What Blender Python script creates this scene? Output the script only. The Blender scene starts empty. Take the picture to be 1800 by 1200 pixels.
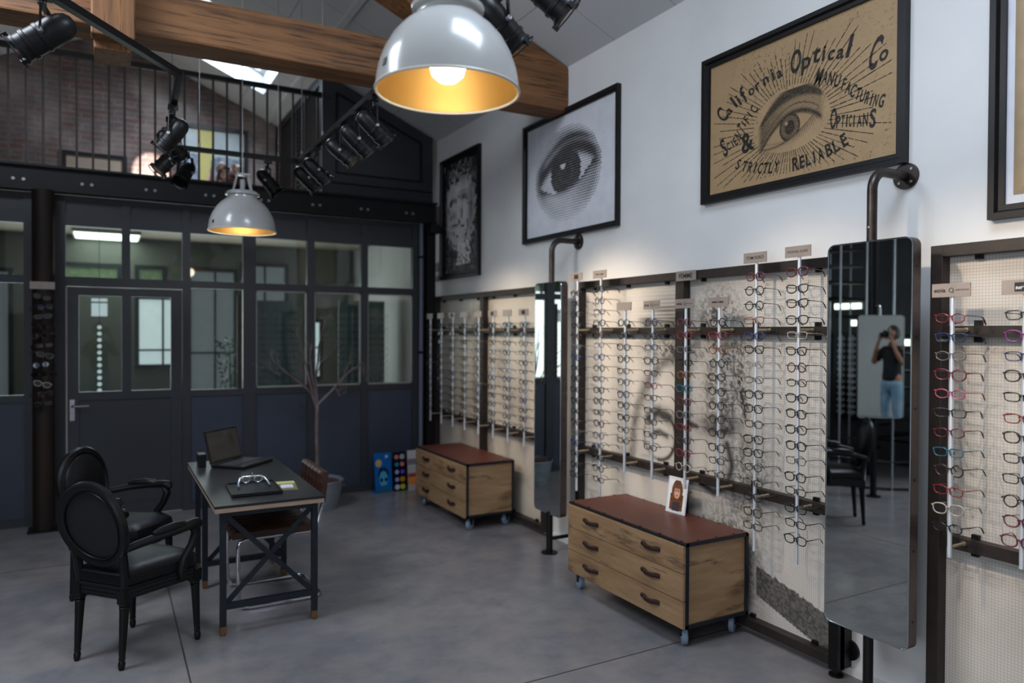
import bpy, bmesh, math, random
import numpy as np
from mathutils import Vector, Matrix, Euler

SC = bpy.context.scene
COL = SC.collection
R = math.radians
rnd = random.Random(7)

# ------------------------------------------------------------------ camera
CAMZ = 1.63
cam_d = bpy.data.cameras.new('camera')
cam = bpy.data.objects.new('camera', cam_d)
COL.objects.link(cam)
rot = Matrix(((0.87362049, 0.00190451, -0.48660416),
              (-0.48658242, 0.01364888, -0.87352805),
              (0.00497795, 0.99990504, 0.01285064)))
cam.matrix_world = Matrix.Translation((0, 0, CAMZ)) @ rot.to_4x4()
cam_d.sensor_width = 36.0
cam_d.lens = 1280.0 / 1800.0 * 36.0
cam_d.clip_start = 0.02
cam_d.dof.use_dof = True
cam_d.dof.focus_distance = 3.3
cam_d.dof.aperture_fstop = 1.35
SC.camera = cam

# ------------------------------------------------------------------ view, world
SC.view_settings.view_transform = 'Standard'
SC.view_settings.look = 'None'
SC.view_settings.gamma = 1
SC.view_settings.use_curve_mapping = False
SC.view_settings.exposure = 0.38
W = bpy.data.worlds.new('sky'); SC.world = W; W.use_nodes = True
bg = W.node_tree.nodes['Background']
bg.inputs[0].default_value = (0.55, 0.72, 0.95, 1)
bg.inputs[1].default_value = 3.2
SC.cycles.max_bounces = 8
SC.cycles.diffuse_bounces = 4
SC.cycles.glossy_bounces = 5
SC.cycles.transmission_bounces = 6
SC.cycles.transparent_max_bounces = 24
SC.cycles.sample_clamp_indirect = 4
SC.cycles.caustics_reflective = False
SC.cycles.caustics_refractive = False
SC.cycles.blur_glossy = 0.5


def area(name, loc, look, size, sizey, power, col):
    l = bpy.data.lights.new(name, 'AREA'); l.shape = 'RECTANGLE'; l.size = size; l.size_y = sizey
    l.energy = power; l.color = col
    o = bpy.data.objects.new(name, l); COL.objects.link(o); o.location = loc
    o.rotation_euler = (Vector(look) - Vector(loc)).to_track_quat('-Z', 'Y').to_euler()
    return o


# gallery skylight and back-room daylight; side and roof lamps are unseen, added for fill
area('side_fill_light', (-2.93, .1, 1.95), (3.1, 1.2, 2.75), 4.2, 2.3, 84, (0.83, 0.89, 1.0))  # unseen source, placed on the left to light the right wall and ceiling
area('roof_fill_light', (1.55, 1.2, 4.30), (1.15, 1.4, 0.0), 0.9, 1.5, 60, (0.76, 0.86, 1.0))  # unseen roof source added to light the upper wall
area('roof_far_fill_light', (-1.5, 3.7, 4.15), (.2, 3.9, 0.0), 1.0, 1.5, 80, (0.80, 0.88, 1.0))  # unseen source added to brighten the room, no opening above it
area('gallery_skylight_daylight', (1.12, 8.1, 4.90), (0.3, 8.0, 3.0), 0.7, 1.3, 75, (0.80, 0.88, 1.0))
area('back_room_daylight', (0.5, 10.2, 1.6), (0.5, 7.6, 1.9), 3.6, 1.4, 40, (0.88, 0.95, .97))

# ------------------------------------------------------------------ materials


def lin(c):
    if isinstance(c, str):
        c = tuple(int(c[i:i + 2], 16) for i in (0, 2, 4))
    r = []
    for v in c[:3]:
        v = v / 255.0
        r.append(v / 12.92 if v <= 0.04045 else ((v + 0.055) / 1.055) ** 2.4)
    return (r[0], r[1], r[2], 1.0)


class NT:
    def __init__(s, name):
        s.m = bpy.data.materials.new(name); s.m.use_nodes = True
        s.t = s.m.node_tree; s.b = s.t.nodes['Principled BSDF']

    def n(s, kind, **kw):
        x = s.t.nodes.new(kind)
        for k, v in kw.items():
            setattr(x, k, v)
        return x

    def l(s, a, b):
        s.t.links.new(a, b)

    def coord(s, scale=(1, 1, 1), rotz=0):
        tc = s.n('ShaderNodeTexCoord'); mp = s.n('ShaderNodeMapping')
        mp.inputs['Scale'].default_value = scale
        mp.inputs['Rotation'].default_value = (0, 0, rotz)
        s.l(tc.outputs['Object'], mp.inputs['Vector'])
        return mp.outputs['Vector']

    def noise(s, vec, scale, detail=5, rough=.55):
        x = s.n('ShaderNodeTexNoise'); x.inputs['Scale'].default_value = scale
        x.inputs['Detail'].default_value = detail; x.inputs['Roughness'].default_value = rough
        s.l(vec, x.inputs['Vector']); return x.outputs['Fac']

    def ramp(s, fac, stops):
        x = s.n('ShaderNodeValToRGB'); e = x.color_ramp.elements
        while len(e) < len(stops):
            e.new(.5)
        for i, (p, c) in enumerate(stops):
            e[i].position = p; e[i].color = c if len(c) == 4 and not isinstance(c, str) else lin(c)
        s.l(fac, x.inputs['Fac']); return x.outputs['Color']

    def mix(s, fac, a, b, mode='MIX'):
        x = s.n('ShaderNodeMix', data_type='RGBA', blend_type=mode)
        for k, v in ((0, fac), (6, a), (7, b)):
            if hasattr(v, 'links'):
                s.l(v, x.inputs[k])
            else:
                x.inputs[k].default_value = v
        return x.outputs[2]

    def bump(s, h, strength=.2, dist=.01):
        x = s.n('ShaderNodeBump'); x.inputs['Strength'].default_value = strength
        x.inputs['Distance'].default_value = dist
        s.l(h, x.inputs['Height']); s.l(x.outputs['Normal'], s.b.inputs['Normal'])


def M(name, col, rough=.5, metal=0.0, col2=None, scale=8, stretch=(1, 1, 1), bump=0, spec=.5, emit=None, estr=0, coat=0, detail=5):
    t = NT(name); b = t.b
    b.inputs['Roughness'].default_value = rough
    b.inputs['Metallic'].default_value = metal
    b.inputs['Specular IOR Level'].default_value = spec
    b.inputs['Coat Weight'].default_value = coat
    v = t.coord(stretch); f = t.noise(v, scale, detail)
    c2 = lin(col2) if col2 else tuple(min(1, x * 0.86) for x in lin(col)[:3]) + (1,)
    t.l(t.ramp(f, [(.3, lin(col)), (.72, c2)]), b.inputs['Base Color'])
    if bump:
        t.bump(f, bump, .004)
    if emit:
        b.inputs['Emission Color'].default_value = lin(emit); b.inputs['Emission Strength'].default_value = estr
    return t.m


def wood(name, cols, axis, rough=.6, scale=1.0, bump=.3):
    t = NT(name); st = [9.0, 9.0, 9.0]; st[axis] = 0.4
    v = t.coord(tuple(x * scale for x in st))
    f = t.noise(v, 2.2, 8, .62)
    w = t.n('ShaderNodeTexNoise'); w.inputs['Scale'].default_value = 9; w.inputs['Detail'].default_value = 6
    t.l(v, w.inputs['Vector'])
    v2 = t.coord((2.2, 2.2, 2.2)); g = t.noise(v2, 1.5, 3)
    c = t.ramp(f, [(.25, cols[0]), (.5, cols[1]), (.72, cols[2])])
    c = t.mix(t.ramp(w.outputs['Fac'], [(.36, (1, 1, 1, 1)), (.46, (0, 0, 0, 1))]), c, lin(cols[0]))
    c = t.mix(t.ramp(g, [(.35, (0, 0, 0, 1)), (.75, (.45, .45, .45, 1))]), c, lin(cols[2]))
    t.l(c, t.b.inputs['Base Color']); t.b.inputs['Roughness'].default_value = rough
    t.bump(f, bump, .006)
    return t.m


def oak(name, axis):
    """veneer with long soft figure, dark cracks and a few knots"""
    t = NT(name); st = [7.0, 7.0, 7.0]; st[axis] = 1.0
    v = t.coord(tuple(st)); f = t.noise(v, 2.0, 6, .6)
    c = t.ramp(f, [(.3, 'a98a68'), (.5, '977755'), (.7, '7f6246')])
    wv = [3.0, 3.0, 3.0]; wv[axis] = .55
    f2 = t.noise(t.coord(tuple(wv)), 2.6, 7, .7)
    c = t.mix(t.ramp(f2, [(.54, (0, 0, 0, 1)), (.60, (.85, .85, .85, 1)), (.66, (.2, .2, .2, 1))]), c, lin('5c4632'))
    vo = t.n('ShaderNodeTexVoronoi'); vo.inputs['Scale'].default_value = 1.0
    kv = [3.6, 3.6, 3.6]; kv[axis] = 1.6
    t.l(t.coord(tuple(kv)), vo.inputs['Vector'])
    c = t.mix(t.ramp(vo.outputs['Distance'], [(.04, (.95, .95, .95, 1)), (.17, (0, 0, 0, 1))]), c, lin('5a4028'))
    t.l(c, t.b.inputs['Base Color']); t.b.inputs['Roughness'].default_value = .55
    t.bump(f, .1, .002)
    return t.m


def attr_mat(name, rough=.6, grid=0, spec=.4, dark='8f8a80'):
    t = NT(name)
    a = t.n('ShaderNodeVertexColor', layer_name='Col')
    c = a.outputs['Color']
    if grid:
        tc = t.n('ShaderNodeTexCoord'); sp = t.n('ShaderNodeSeparateXYZ'); t.l(tc.outputs['Object'], sp.inputs[0])
        outs = []
        for ax in ('Y', 'Z'):
            m1 = t.n('ShaderNodeMath', operation='MULTIPLY'); m1.inputs[1].default_value = 1 / grid
            t.l(sp.outputs[ax], m1.inputs[0])
            m2 = t.n('ShaderNodeMath', operation='FRACT'); t.l(m1.outputs[0], m2.inputs[0])
            m3 = t.n('ShaderNodeMath', operation='LESS_THAN'); m3.inputs[1].default_value = .13
            t.l(m2.outputs[0], m3.inputs[0]); outs.append(m3.outputs[0])
        mm = t.n('ShaderNodeMath', operation='MAXIMUM'); t.l(outs[0], mm.inputs[0]); t.l(outs[1], mm.inputs[1])
        m4 = t.n('ShaderNodeMath', operation='MULTIPLY'); m4.inputs[1].default_value = .5; t.l(mm.outputs[0], m4.inputs[0])
        dk = t.mix(1.0, c, lin(dark), 'MULTIPLY')
        c = t.mix(m4.outputs[0], c, dk)
    t.l(c, t.b.inputs['Base Color']); t.b.inputs['Roughness'].default_value = rough
    t.b.inputs['Specular IOR Level'].default_value = spec
    return t.m


def glass_mat(name, refl=.12, tint=(1, 1, 1), rough=.02, fres=1.35):
    t = NT(name); t.t.nodes.remove(t.b)
    tr = t.n('ShaderNodeBsdfTransparent'); tr.inputs[0].default_value = tuple(tint) + (1,)
    gl = t.n('ShaderNodeBsdfGlossy'); gl.inputs['Roughness'].default_value = rough
    lw = t.n('ShaderNodeLayerWeight'); lw.inputs['Blend'].default_value = .5
    pw = t.n('ShaderNodeMath', operation='POWER'); pw.inputs[1].default_value = 4.5; t.l(lw.outputs['Facing'], pw.inputs[0])
    fr = t.n('ShaderNodeMath', operation='MULTIPLY'); fr.inputs[1].default_value = fres; t.l(pw.outputs[0], fr.inputs[0])
    ad = t.n('ShaderNodeMath', operation='ADD', use_clamp=True); ad.inputs[1].default_value = refl
    t.l(fr.outputs[0], ad.inputs[0])
    mx = t.n('ShaderNodeMixShader'); t.l(ad.outputs[0], mx.inputs[0]); t.l(tr.outputs[0], mx.inputs[1]); t.l(gl.outputs[0], mx.inputs[2])
    t.l(mx.outputs[0], t.t.nodes['Material Output'].inputs['Surface'])
    return t.m


mt = {}
mt['wall'] = M('white_plaster', 'dedddb', .75, col2='d6d5d4', scale=3, bump=.05)
mt['ceiling'] = M('white_ceiling_board', 'cfd0d0', .7, col2='c6c8c9', scale=2)
mt['dark_wall'] = M('charcoal_paint', '3a3c41', .6, col2='303236', scale=3)
mt['steel'] = M('dark_steel', '1d1b1d', .42, .5, col2='151416', scale=12, bump=.05)
mt['beam_steel'] = M('black_steel_beam', '141318', .55, .2, col2='0e0d11', scale=6)
mt['frame_steel'] = M('brown_steel', '372f2b', .5, .3, col2='28221f', scale=14, bump=.05)
mt['pipe'] = M('bare_pipe_steel', '4a4442', .36, .8, col2='352f2d', scale=15)
mt['mirror_frame'] = M('mirror_frame_steel', '5a5150', .38, .75, col2='474040', scale=10)
mt['mirror'] = M('mirror_silver', 'd0d4d2', .0, 1.0, col2='cfd3d1')
mt['bevel'] = M('mirror_bevel', 'd8e0e2', .12, 1.0)
mt['partition'] = M('grey_partition_paint', '30343a', .42, col2='2c2f35', scale=2)
mt['panel_blue'] = M('slate_panel_paint', '3b4252', .38, col2='343a49', scale=1.5)
mt['bead'] = M('pale_bead', 'a6a6a0', .5)
mt['glass'] = glass_mat('partition_glass', .03, (.84, .88, .86), .015, .6)
mt['lens'] = glass_mat('lens_glass', .04, (.96, .97, .97), .02, .35)
mt['sunlens'] = M('tinted_lens', '0c0e14', .06, coat=.5)
mt['sky_glass'] = glass_mat('skylight_glass', .03, (.95, .98, 1), .0, .3)
mt['alu'] = M('brushed_aluminium', 'b6bcc4', .3, .85, col2='a8aeb6', scale=30)
mt['rod_alu'] = M('rod_aluminium', 'dde2ea', .35, .45)
mt['sign'] = M('sign_plate', '9a8f88', .45, .35, col2='91867f', scale=20)
mt['ink'] = M('black_ink', '15120f', .6, col2='1c1712', scale=60)
mt['ink_red'] = M('dark_logo', '101010', .5)
mt['white'] = M('white_plastic', 'd8d8d6', .45)
mt['brass_stud'] = M('pale_brass_stud', 'b5a68c', .35, .6)
mt['black'] = M('black_paint', '0a0a0c', .42, col2='0e0e11', scale=12, spec=.35)
mt['chair_black'] = M('black_lacquer', '08090a', .36, col2='0d0f10', scale=25, stretch=(1, 1, 4), bump=.03, spec=.32)
mt['leather_black'] = M('black_leather', '07080b', .40, col2='0b0d12', scale=90, bump=.15, spec=.28)
mt['fabric_black'] = M('black_fabric', '090a0b', .75, col2='0e1011', scale=120, bump=.15)
mt['leather_brown'] = M('brown_leather', '41241a', .45, col2='2c1711', scale=12, bump=.1)
mt['leather_top'] = M('cognac_leather_top', '5c3023', .42, col2='52291e', scale=5, bump=.04)
mt['handle'] = M('dark_leather_strap', '33170f', .5, col2='25100b', scale=30, bump=.1)
mt['chrome'] = M('chrome', 'd5d5d8', .07, 1.0)
mt['bolt'] = M('zinc_bolt', 'a9a9ab', .4, .6)
mt['gold'] = M('gold_shade_lining', 'b08a4c', .45, .75, col2='a68246', scale=3)
mt['enamel'] = M('pale_enamel', 'a9a9a7', .24, col2='a3a3a1', scale=3, coat=.25)
mt['enamel_rim'] = M('enamel_rim', 'c9c5bb', .3)
mt['beam'] = wood('old_timber', ['35200f', '7a5230', '96683e'], 0, .62, 1.0, .4)
mt['beam_z'] = wood('old_timber_post', ['35200f', '7a5230', '8f6238'], 2, .62, 1.0, .4)
mt['oak_y'] = oak('oak_veneer_front', 1)
mt['oak_x'] = oak('oak_veneer_side', 0)
mt['ply'] = wood('plywood_edge', ['7c6a5a', '9c8470', 'ac947e'], 0, .6, 2.0, .1)
mt['table_top'] = M('black_table_top', '171718', .34, col2='1d1d1f', scale=9)
mt['table_steel'] = M('blue_grey_steel', '232a33', .45, .4, col2='1c2229', scale=9)
mt['brass'] = M('brass_foot', '80603c', .45, .5)
mt['rubber'] = M('grey_rubber_wheel', '8496ac', .45)
mt['zinc'] = M('galvanised_zinc', '9aa4ae', .45, .3, col2='848e99', scale=10)
mt['soil'] = M('bark_mulch', '5a4334', .9, col2='382a20', scale=60, bump=.6)
mt['bark'] = M('pale_bark', '8a7a7a', .8, col2='4a3c3b', scale=14, stretch=(1, 1, .5), bump=.4)
mt['rust'] = M('rusted_column', '2b1b14', .6, .3, col2='18120f', scale=7, stretch=(1, 1, .3), bump=.1)
mt['lamp_on'] = M('spot_lens_on', 'fff0d8', .3, emit=(255, 226, 190), estr=9)
mt['bulb'] = M('opal_bulb', 'fff4e0', .3, emit=(255, 238, 205), estr=7)
mt['tube'] = M('ceiling_light_panel', 'f4fff4', .3, emit=(236, 250, 236), estr=3.2)
mt['day'] = M('daylit_pane', 'dfe8ea', .3, emit=(205, 222, 228), estr=.6)
mt['day_dim'] = M('daylit_curtain', '9aa0a6', .6, emit=(130, 138, 146), estr=.2)
mt['olive'] = M('olive_wall', '7b7e78', .7, col2='737670', scale=2)
mt['gallery_floor'] = M('pale_gallery_floor', 'a89c8c', .6)
mt['green_view'] = M('garden_view', '54664a', .6, col2='8a9a7a', scale=14, emit=(96, 120, 92), estr=.25)
mt['cream'] = M('cream_card', 'c8c2a0', .7)
mt['note'] = M('kraft_note', '6e6848', .7)
mt['yellow'] = M('yellow_note', 'c2c072', .7)
mt['paper'] = M('white_paper', 'd9d9e0', .6)
mt['blue'] = M('blue_card', '0b60a8', .4, col2='0a549a', scale=3)
mt['skin'] = M('skin', 'b07f68', .5, col2='a3725c', scale=20)
mt['hair'] = M('dark_brown_hair', '1f1612', .5, col2='2b1e17', scale=60, bump=.3)
mt['tshirt'] = M('dark_navy_shirt', '16181f', .8, col2='12141a', scale=50)
mt['jeans'] = M('pale_blue_jeans', '6f95b4', .8, col2='9fb8cb', scale=9, bump=.1)
mt['teal'] = M('teal_plate', '6b8080', .5)
mt['leaf'] = M('green_leaf', '3f6b35', .5, col2='2c4d27', scale=9)

t = NT('polished_concrete')
v = t.coord((1, 1, 1)); f1 = t.noise(v, .8, 6, .6); f2 = t.noise(v, 5, 8, .65); f3 = t.noise(v, 60, 3)
c = t.ramp(f1, [(.3, '747276'), (.5, '827f80'), (.7, '948d89')])
c = t.mix(t.ramp(f2, [(.38, (0, 0, 0, 1)), (.66, (.55, .55, .55, 1))]), c, lin('64646a'))
f4 = t.noise(t.coord((1.0, 2.2, 1)), 1.7, 7, .7)
c = t.mix(t.ramp(f4, [(.5, (0, 0, 0, 1)), (.68, (.6, .6, .6, 1))]), c, lin('8f857e'))
t.l(c, t.b.inputs['Base Color'])
rr = t.n('ShaderNodeMapRange'); rr.inputs['To Min'].default_value = .14; rr.inputs['To Max'].default_value = .30
t.l(f2, rr.inputs['Value']); t.l(rr.outputs[0], t.b.inputs['Roughness'])
t.bump(f3, .02, .001)
mt['floor'] = t.m

t = NT('old_brick')
tc = t.n('ShaderNodeTexCoord'); sp = t.n('ShaderNodeSeparateXYZ'); cb = t.n('ShaderNodeCombineXYZ')
t.l(tc.outputs['Object'], sp.inputs[0]); t.l(sp.outputs['X'], cb.inputs['X']); t.l(sp.outputs['Z'], cb.inputs['Y'])
bk = t.n('ShaderNodeTexBrick'); bk.inputs['Scale'].default_value = 1
bk.inputs['Brick Width'].default_value = .215; bk.inputs['Row Height'].default_value = .062; bk.inputs['Mortar Size'].default_value = .007; bk.inputs['Bias'].default_value = -.1
bk.inputs['Color1'].default_value = lin('68463f'); bk.inputs['Color2'].default_value = lin('665c58'); bk.inputs['Mortar'].default_value = lin('776f6a')
bk.inputs['Mortar Smooth'].default_value = .3
wn = t.n('ShaderNodeTexNoise'); wn.inputs['Scale'].default_value = 2.5; t.l(cb.outputs[0], wn.inputs['Vector'])
wm = t.n('ShaderNodeVectorMath', operation='SCALE'); wm.inputs['Scale'].default_value = .05; t.l(wn.outputs['Color'], wm.inputs[0])
wa = t.n('ShaderNodeVectorMath', operation='ADD'); t.l(cb.outputs[0], wa.inputs[0]); t.l(wm.outputs[0], wa.inputs[1])
t.l(wa.outputs[0], bk.inputs['Vector'])
nz = t.noise(cb.outputs[0], 5.5, 7, .75); nz2 = t.noise(cb.outputs[0], 1.3, 3)
c = t.mix(t.ramp(nz, [(.38, (0, 0, 0, 1)), (.68, (.7, .7, .7, 1))]), bk.outputs['Color'], lin('3a3230'))
c = t.mix(t.ramp(nz2, [(.45, (0, 0, 0, 1)), (.7, (.55, .55, .55, 1))]), c, lin('a89c94'))
t.l(c, t.b.inputs['Base Color']); t.b.inputs['Roughness'].default_value = .85
t.bump(bk.outputs['Fac'], -.6, .01)
mt['brick'] = t.m

EYE_COLS = {'black': '0b0b0c', 'dark brown': '2c1a12', 'tortoiseshell': '4a2814', 'red': '761820', 'dark blue': '1c2c58', 'grey': '5b5c60',
            'crimson': '561426', 'turquoise': '18566e', 'amber': '74431f', 'clear': '9c958a', 'purple': '6c2a66', 'pink': '9c4460'}
for k, h in EYE_COLS.items():
    mt['eye_' + k] = M('acetate_' + k.replace(' ', '_'), h, .25, col2=h if k != 'tortoiseshell' else '201008', scale=60, coat=.4)

# ------------------------------------------------------------------ mesh helpers


def tag(o, label=None, cat=None, group=None, kind=None):
    if label: o['label'] = label
    if cat: o['category'] = cat
    if group: o['group'] = group
    if kind: o['kind'] = kind
    return o


def thing(name, label, cat, loc=(0, 0, 0), rotz=0, group=None):
    o = bpy.data.objects.new(name, None); COL.objects.link(o)
    o.empty_display_size = .1
    o.location = loc; o.rotation_euler = (0, 0, rotz)
    return tag(o, label, cat, group)


class MB:
    def __init__(s):
        s.bm = bmesh.new()

    def _add(s, vs, fs):
        vv = [s.bm.verts.new(v) for v in vs]
        for f in fs:
            try:
                s.bm.faces.new([vv[i] for i in f])
            except ValueError:
                pass
        return s

    def box(s, a, b, M4=None):
        x0, y0, z0 = a; x1, y1, z1 = b
        if x0 > x1: x0, x1 = x1, x0
        if y0 > y1: y0, y1 = y1, y0
        if z0 > z1: z0, z1 = z1, z0
        vs = [Vector(p) for p in ((x0, y0, z0), (x1, y0, z0), (x1, y1, z0), (x0, y1, z0), (x0, y0, z1), (x1, y0, z1), (x1, y1, z1), (x0, y1, z1))]
        if M4 is not None: vs = [M4 @ v for v in vs]
        return s._add(vs, [(0, 3, 2, 1), (4, 5, 6, 7), (0, 1, 5, 4), (1, 2, 6, 5), (2, 3, 7, 6), (3, 0, 4, 7)])

    def tube(s, pts, r, seg=10, cap=True, closed=False, flat=1.0):
        """tube along pts; r number or list"""
        P = [Vector(p) for p in pts]; n = len(P)
        rs = r if isinstance(r, (list, tuple)) else [r] * n
        rings = []; prev = None
        for i, p in enumerate(P):
            if closed: d = P[(i + 1) % n] - P[i - 1]
            else: d = P[min(i + 1, n - 1)] - P[max(i - 1, 0)]
            d.normalize()
            if prev is None:
                up = Vector((0, 0, 1)) if abs(d.z) < .95 else Vector((1, 0, 0))
                a = d.cross(up).normalized()
            else:
                a = (prev - d * prev.dot(d))
                if a.length < 1e-6: a = d.orthogonal()
                a.normalize()
            prev = a; b = d.cross(a)
            rings.append([s.bm.verts.new(p + (a * math.cos(2 * math.pi * k / seg) + b * math.sin(2 * math.pi * k / seg) * flat) * rs[i]) for k in range(seg)])
        for i in range(n if closed else n - 1):
            A = rings[i]; B = rings[(i + 1) % n]
            for k in range(seg):
                s.bm.faces.new((A[k], A[(k + 1) % seg], B[(k + 1) % seg], B[k]))
        if cap and not closed:
            s.bm.faces.new(rings[0][::-1]); s.bm.faces.new(rings[-1])
        return s

    def bar(s, p, q, w, h, up=(0, 0, 1)):
        """rectangular bar from p to q"""
        p = Vector(p); q = Vector(q); d = (q - p); L = d.length; d.normalize(); up = Vector(up)
        a = d.cross(up)
        if a.length < 1e-4: a = d.orthogonal()
        a.normalize(); b = a.cross(d)
        M4 = Matrix((a, d, b)).transposed().to_4x4(); M4.translation = p
        return s.box((-w / 2, 0, -h / 2), (w / 2, L, h / 2), M4)

    def lathe(s, prof, seg=32, M4=None, cap=False):
        """prof: (radius, z) list about z"""
        M4 = M4 or Matrix.Identity(4); rings = []
        for r, z in prof:
            if r < 1e-5: rings.append([s.bm.verts.new(M4 @ Vector((0, 0, z)))])
            else: rings.append([s.bm.verts.new(M4 @ Vector((r * math.cos(2 * math.pi * k / seg), r * math.sin(2 * math.pi * k / seg), z))) for k in range(seg)])
        for A, B in zip(rings, rings[1:]):
            for k in range(seg):
                k2 = (k + 1) % seg
                if len(A) == 1 and len(B) == 1: continue
                if len(A) == 1: s.bm.faces.new((A[0], B[k2], B[k]))
                elif len(B) == 1: s.bm.faces.new((A[k], A[k2], B[0]))
                else: s.bm.faces.new((A[k], A[k2], B[k2], B[k]))
        if cap:
            if len(rings[0]) > 1: s.bm.faces.new(rings[0][::-1])
            if len(rings[-1]) > 1: s.bm.faces.new(rings[-1])
        return s

    def prism(s, pts, d):
        """polygon pts (3d, planar) extruded by vector d"""
        d = Vector(d); A = [s.bm.verts.new(Vector(p)) for p in pts]; B = [s.bm.verts.new(Vector(p) + d) for p in pts]
        n = len(pts); s.bm.faces.new(A[::-1]); s.bm.faces.new(B)
        for i in range(n): s.bm.faces.new((A[i], A[(i + 1) % n], B[(i + 1) % n], B[i]))
        return s

    def ball(s, c, r, seg=16, sc=(1, 1, 1)):
        m4 = Matrix.Translation(c) @ Matrix.Diagonal((r * sc[0], r * sc[1], r * sc[2], 1))
        n = seg // 2
        return s.lathe([(math.sin(math.pi * i / n), -math.cos(math.pi * i / n)) for i in range(n + 1)], seg, m4)

    def disc(s, c, r, ax, seg=20, th=.001):
        c = Vector(c); ax = Vector(ax).normalized()
        s.tube([c, c + ax * th], r, seg); return s

    def build(s, name, mat, parent=None, smooth=False, bevel=0, kind=None, loc=None, label=None, fixn=True, ang=.6):
        if fixn: bmesh.ops.recalc_face_normals(s.bm, faces=s.bm.faces)
        me = bpy.data.meshes.new(name); s.bm.to_mesh(me); s.bm.free()
        me.materials.append(mt[mat] if isinstance(mat, str) else mat)
        if smooth:
            me.shade_smooth(); me.set_sharp_from_angle(angle=ang)
        o = bpy.data.objects.new(name, me); COL.objects.link(o)
        if loc: o.location = loc
        if parent: o.parent = parent
        if bevel:
            m = o.modifiers.new('bevel', 'BEVEL'); m.width = bevel; m.segments = 2; m.limit_method = 'ANGLE'
        if kind: o['kind'] = kind
        if label: o['label'] = label
        return o


def box(name, a, b, mat, parent=None, bevel=0, kind=None, **k):
    return MB().box(a, b).build(name, mat, parent, bevel=bevel, kind=kind, **k)


def arc(c, r, a0, a1, n, u, v):
    c = Vector(c); u = Vector(u); v = Vector(v)
    return [c + u * r * math.cos(a0 + (a1 - a0) * i / n) + v * r * math.sin(a0 + (a1 - a0) * i / n) for i in range(n + 1)]


def copy_tree(o, parent=None):
    c = o.copy(); COL.objects.link(c)
    if parent: c.parent = parent
    for ch in list(o.children):
        copy_tree(ch, c)
    return c


def print_mesh(name, mat, parent, u0, u1, v0, v1, nu, nv, fn, place, flat=False):
    """flat printed sheet whose colours come from fn(U,V)->rgb (linear) ; place(U,V)->xyz"""
    us = np.linspace(u0, u1, nu + 1); vs = np.linspace(v0, v1, nv + 1)
    U, V = np.meshgrid(us, vs)
    P = place(U, V).reshape(-1, 3).astype(np.float32)
    i = np.arange(nu * nv); r = i // nu; c = i % nu; a = r * (nu + 1) + c
    F = np.stack([a, a + 1, a + nu + 2, a + nu + 1], 1).astype(np.int32)
    me = bpy.data.meshes.new(name)
    me.vertices.add(len(P)); me.vertices.foreach_set('co', P.ravel())
    me.loops.add(F.size); me.loops.foreach_set('vertex_index', F.ravel())
    me.polygons.add(len(F)); me.polygons.foreach_set('loop_start', np.arange(0, F.size, 4, dtype=np.int32))
    me.update(calc_edges=True)
    if flat:
        uc = (us[:-1] + us[1:]) / 2; vc = (vs[:-1] + vs[1:]) / 2; Uc, Vc = np.meshgrid(uc, vc)
        col = fn(Uc, Vc).reshape(-1, 3); col = np.repeat(col, 4, axis=0)
        at = me.color_attributes.new('Col', 'FLOAT_COLOR', 'CORNER')
    else:
        col = fn(U, V).reshape(-1, 3); at = me.color_attributes.new('Col', 'FLOAT_COLOR', 'POINT')
    rgba = np.ones((len(col), 4), np.float32); rgba[:, :3] = np.clip(col, 0, 1)
    at.data.foreach_set('color', rgba.ravel())
    me.materials.append(mat); me.validate()
    o = bpy.data.objects.new(name, me); COL.objects.link(o); o.parent = parent
    return o


def vnoise(U, V, s, seed=0):
    """smooth value noise with numpy"""
    g = np.random.RandomState(seed).rand(257, 257)
    x = U * s + 40; y = V * s + 40
    xi = np.floor(x).astype(int); yi = np.floor(y).astype(int); fx = x - xi; fy = y - yi
    fx = fx * fx * (3 - 2 * fx); fy = fy * fy * (3 - 2 * fy)
    xi %= 256; yi %= 256
    return (g[yi, xi] * (1 - fx) * (1 - fy) + g[yi, xi + 1] * fx * (1 - fy) + g[yi + 1, xi] * (1 - fx) * fy + g[yi + 1, xi + 1] * fx * fy)


def blob(U, V, u, v, su, sv, rotd=0):
    a = R(rotd); du = U - u; dv = V - v
    x = du * math.cos(a) + dv * math.sin(a); y = -du * math.sin(a) + dv * math.cos(a)
    return np.exp(-(x / su) ** 2 - (y / sv) ** 2)


# text -> flat polygons (cached), in x/y with height about 0.7 for capitals
GL = {}


def glyph(s, bold=0.0):
    k = (s, bold)
    if k in GL: return GL[k]
    cu = bpy.data.curves.new('glyph', 'FONT'); cu.body = s; cu.size = 1; cu.resolution_u = 3; cu.offset = bold; cu.fill_mode = 'FRONT'
    o = bpy.data.objects.new('glyph', cu)
    me = o.to_mesh(); V = [tuple(v.co[:2]) for v in me.vertices]; F = [tuple(p.vertices) for p in me.polygons]
    o.to_mesh_clear(); bpy.data.objects.remove(o); bpy.data.curves.remove(cu)
    GL[k] = (V, F); return GL[k]


def put_text(mb, s, fit, place, bold=0.0):
    """fit (w,h) box centred on the origin; place(x,y)->3d"""
    V, F = glyph(s, bold)
    if not V: return
    x0 = min(v[0] for v in V); x1 = max(v[0] for v in V); y0 = min(v[1] for v in V); y1 = max(v[1] for v in V)
    w, h = fit; k = min(w / (x1 - x0), h / (y1 - y0))
    mb._add([Vector(place((v[0] - (x0 + x1) / 2) * k, (v[1] - (y0 + y1) / 2) * k)) for v in V], F)


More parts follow.
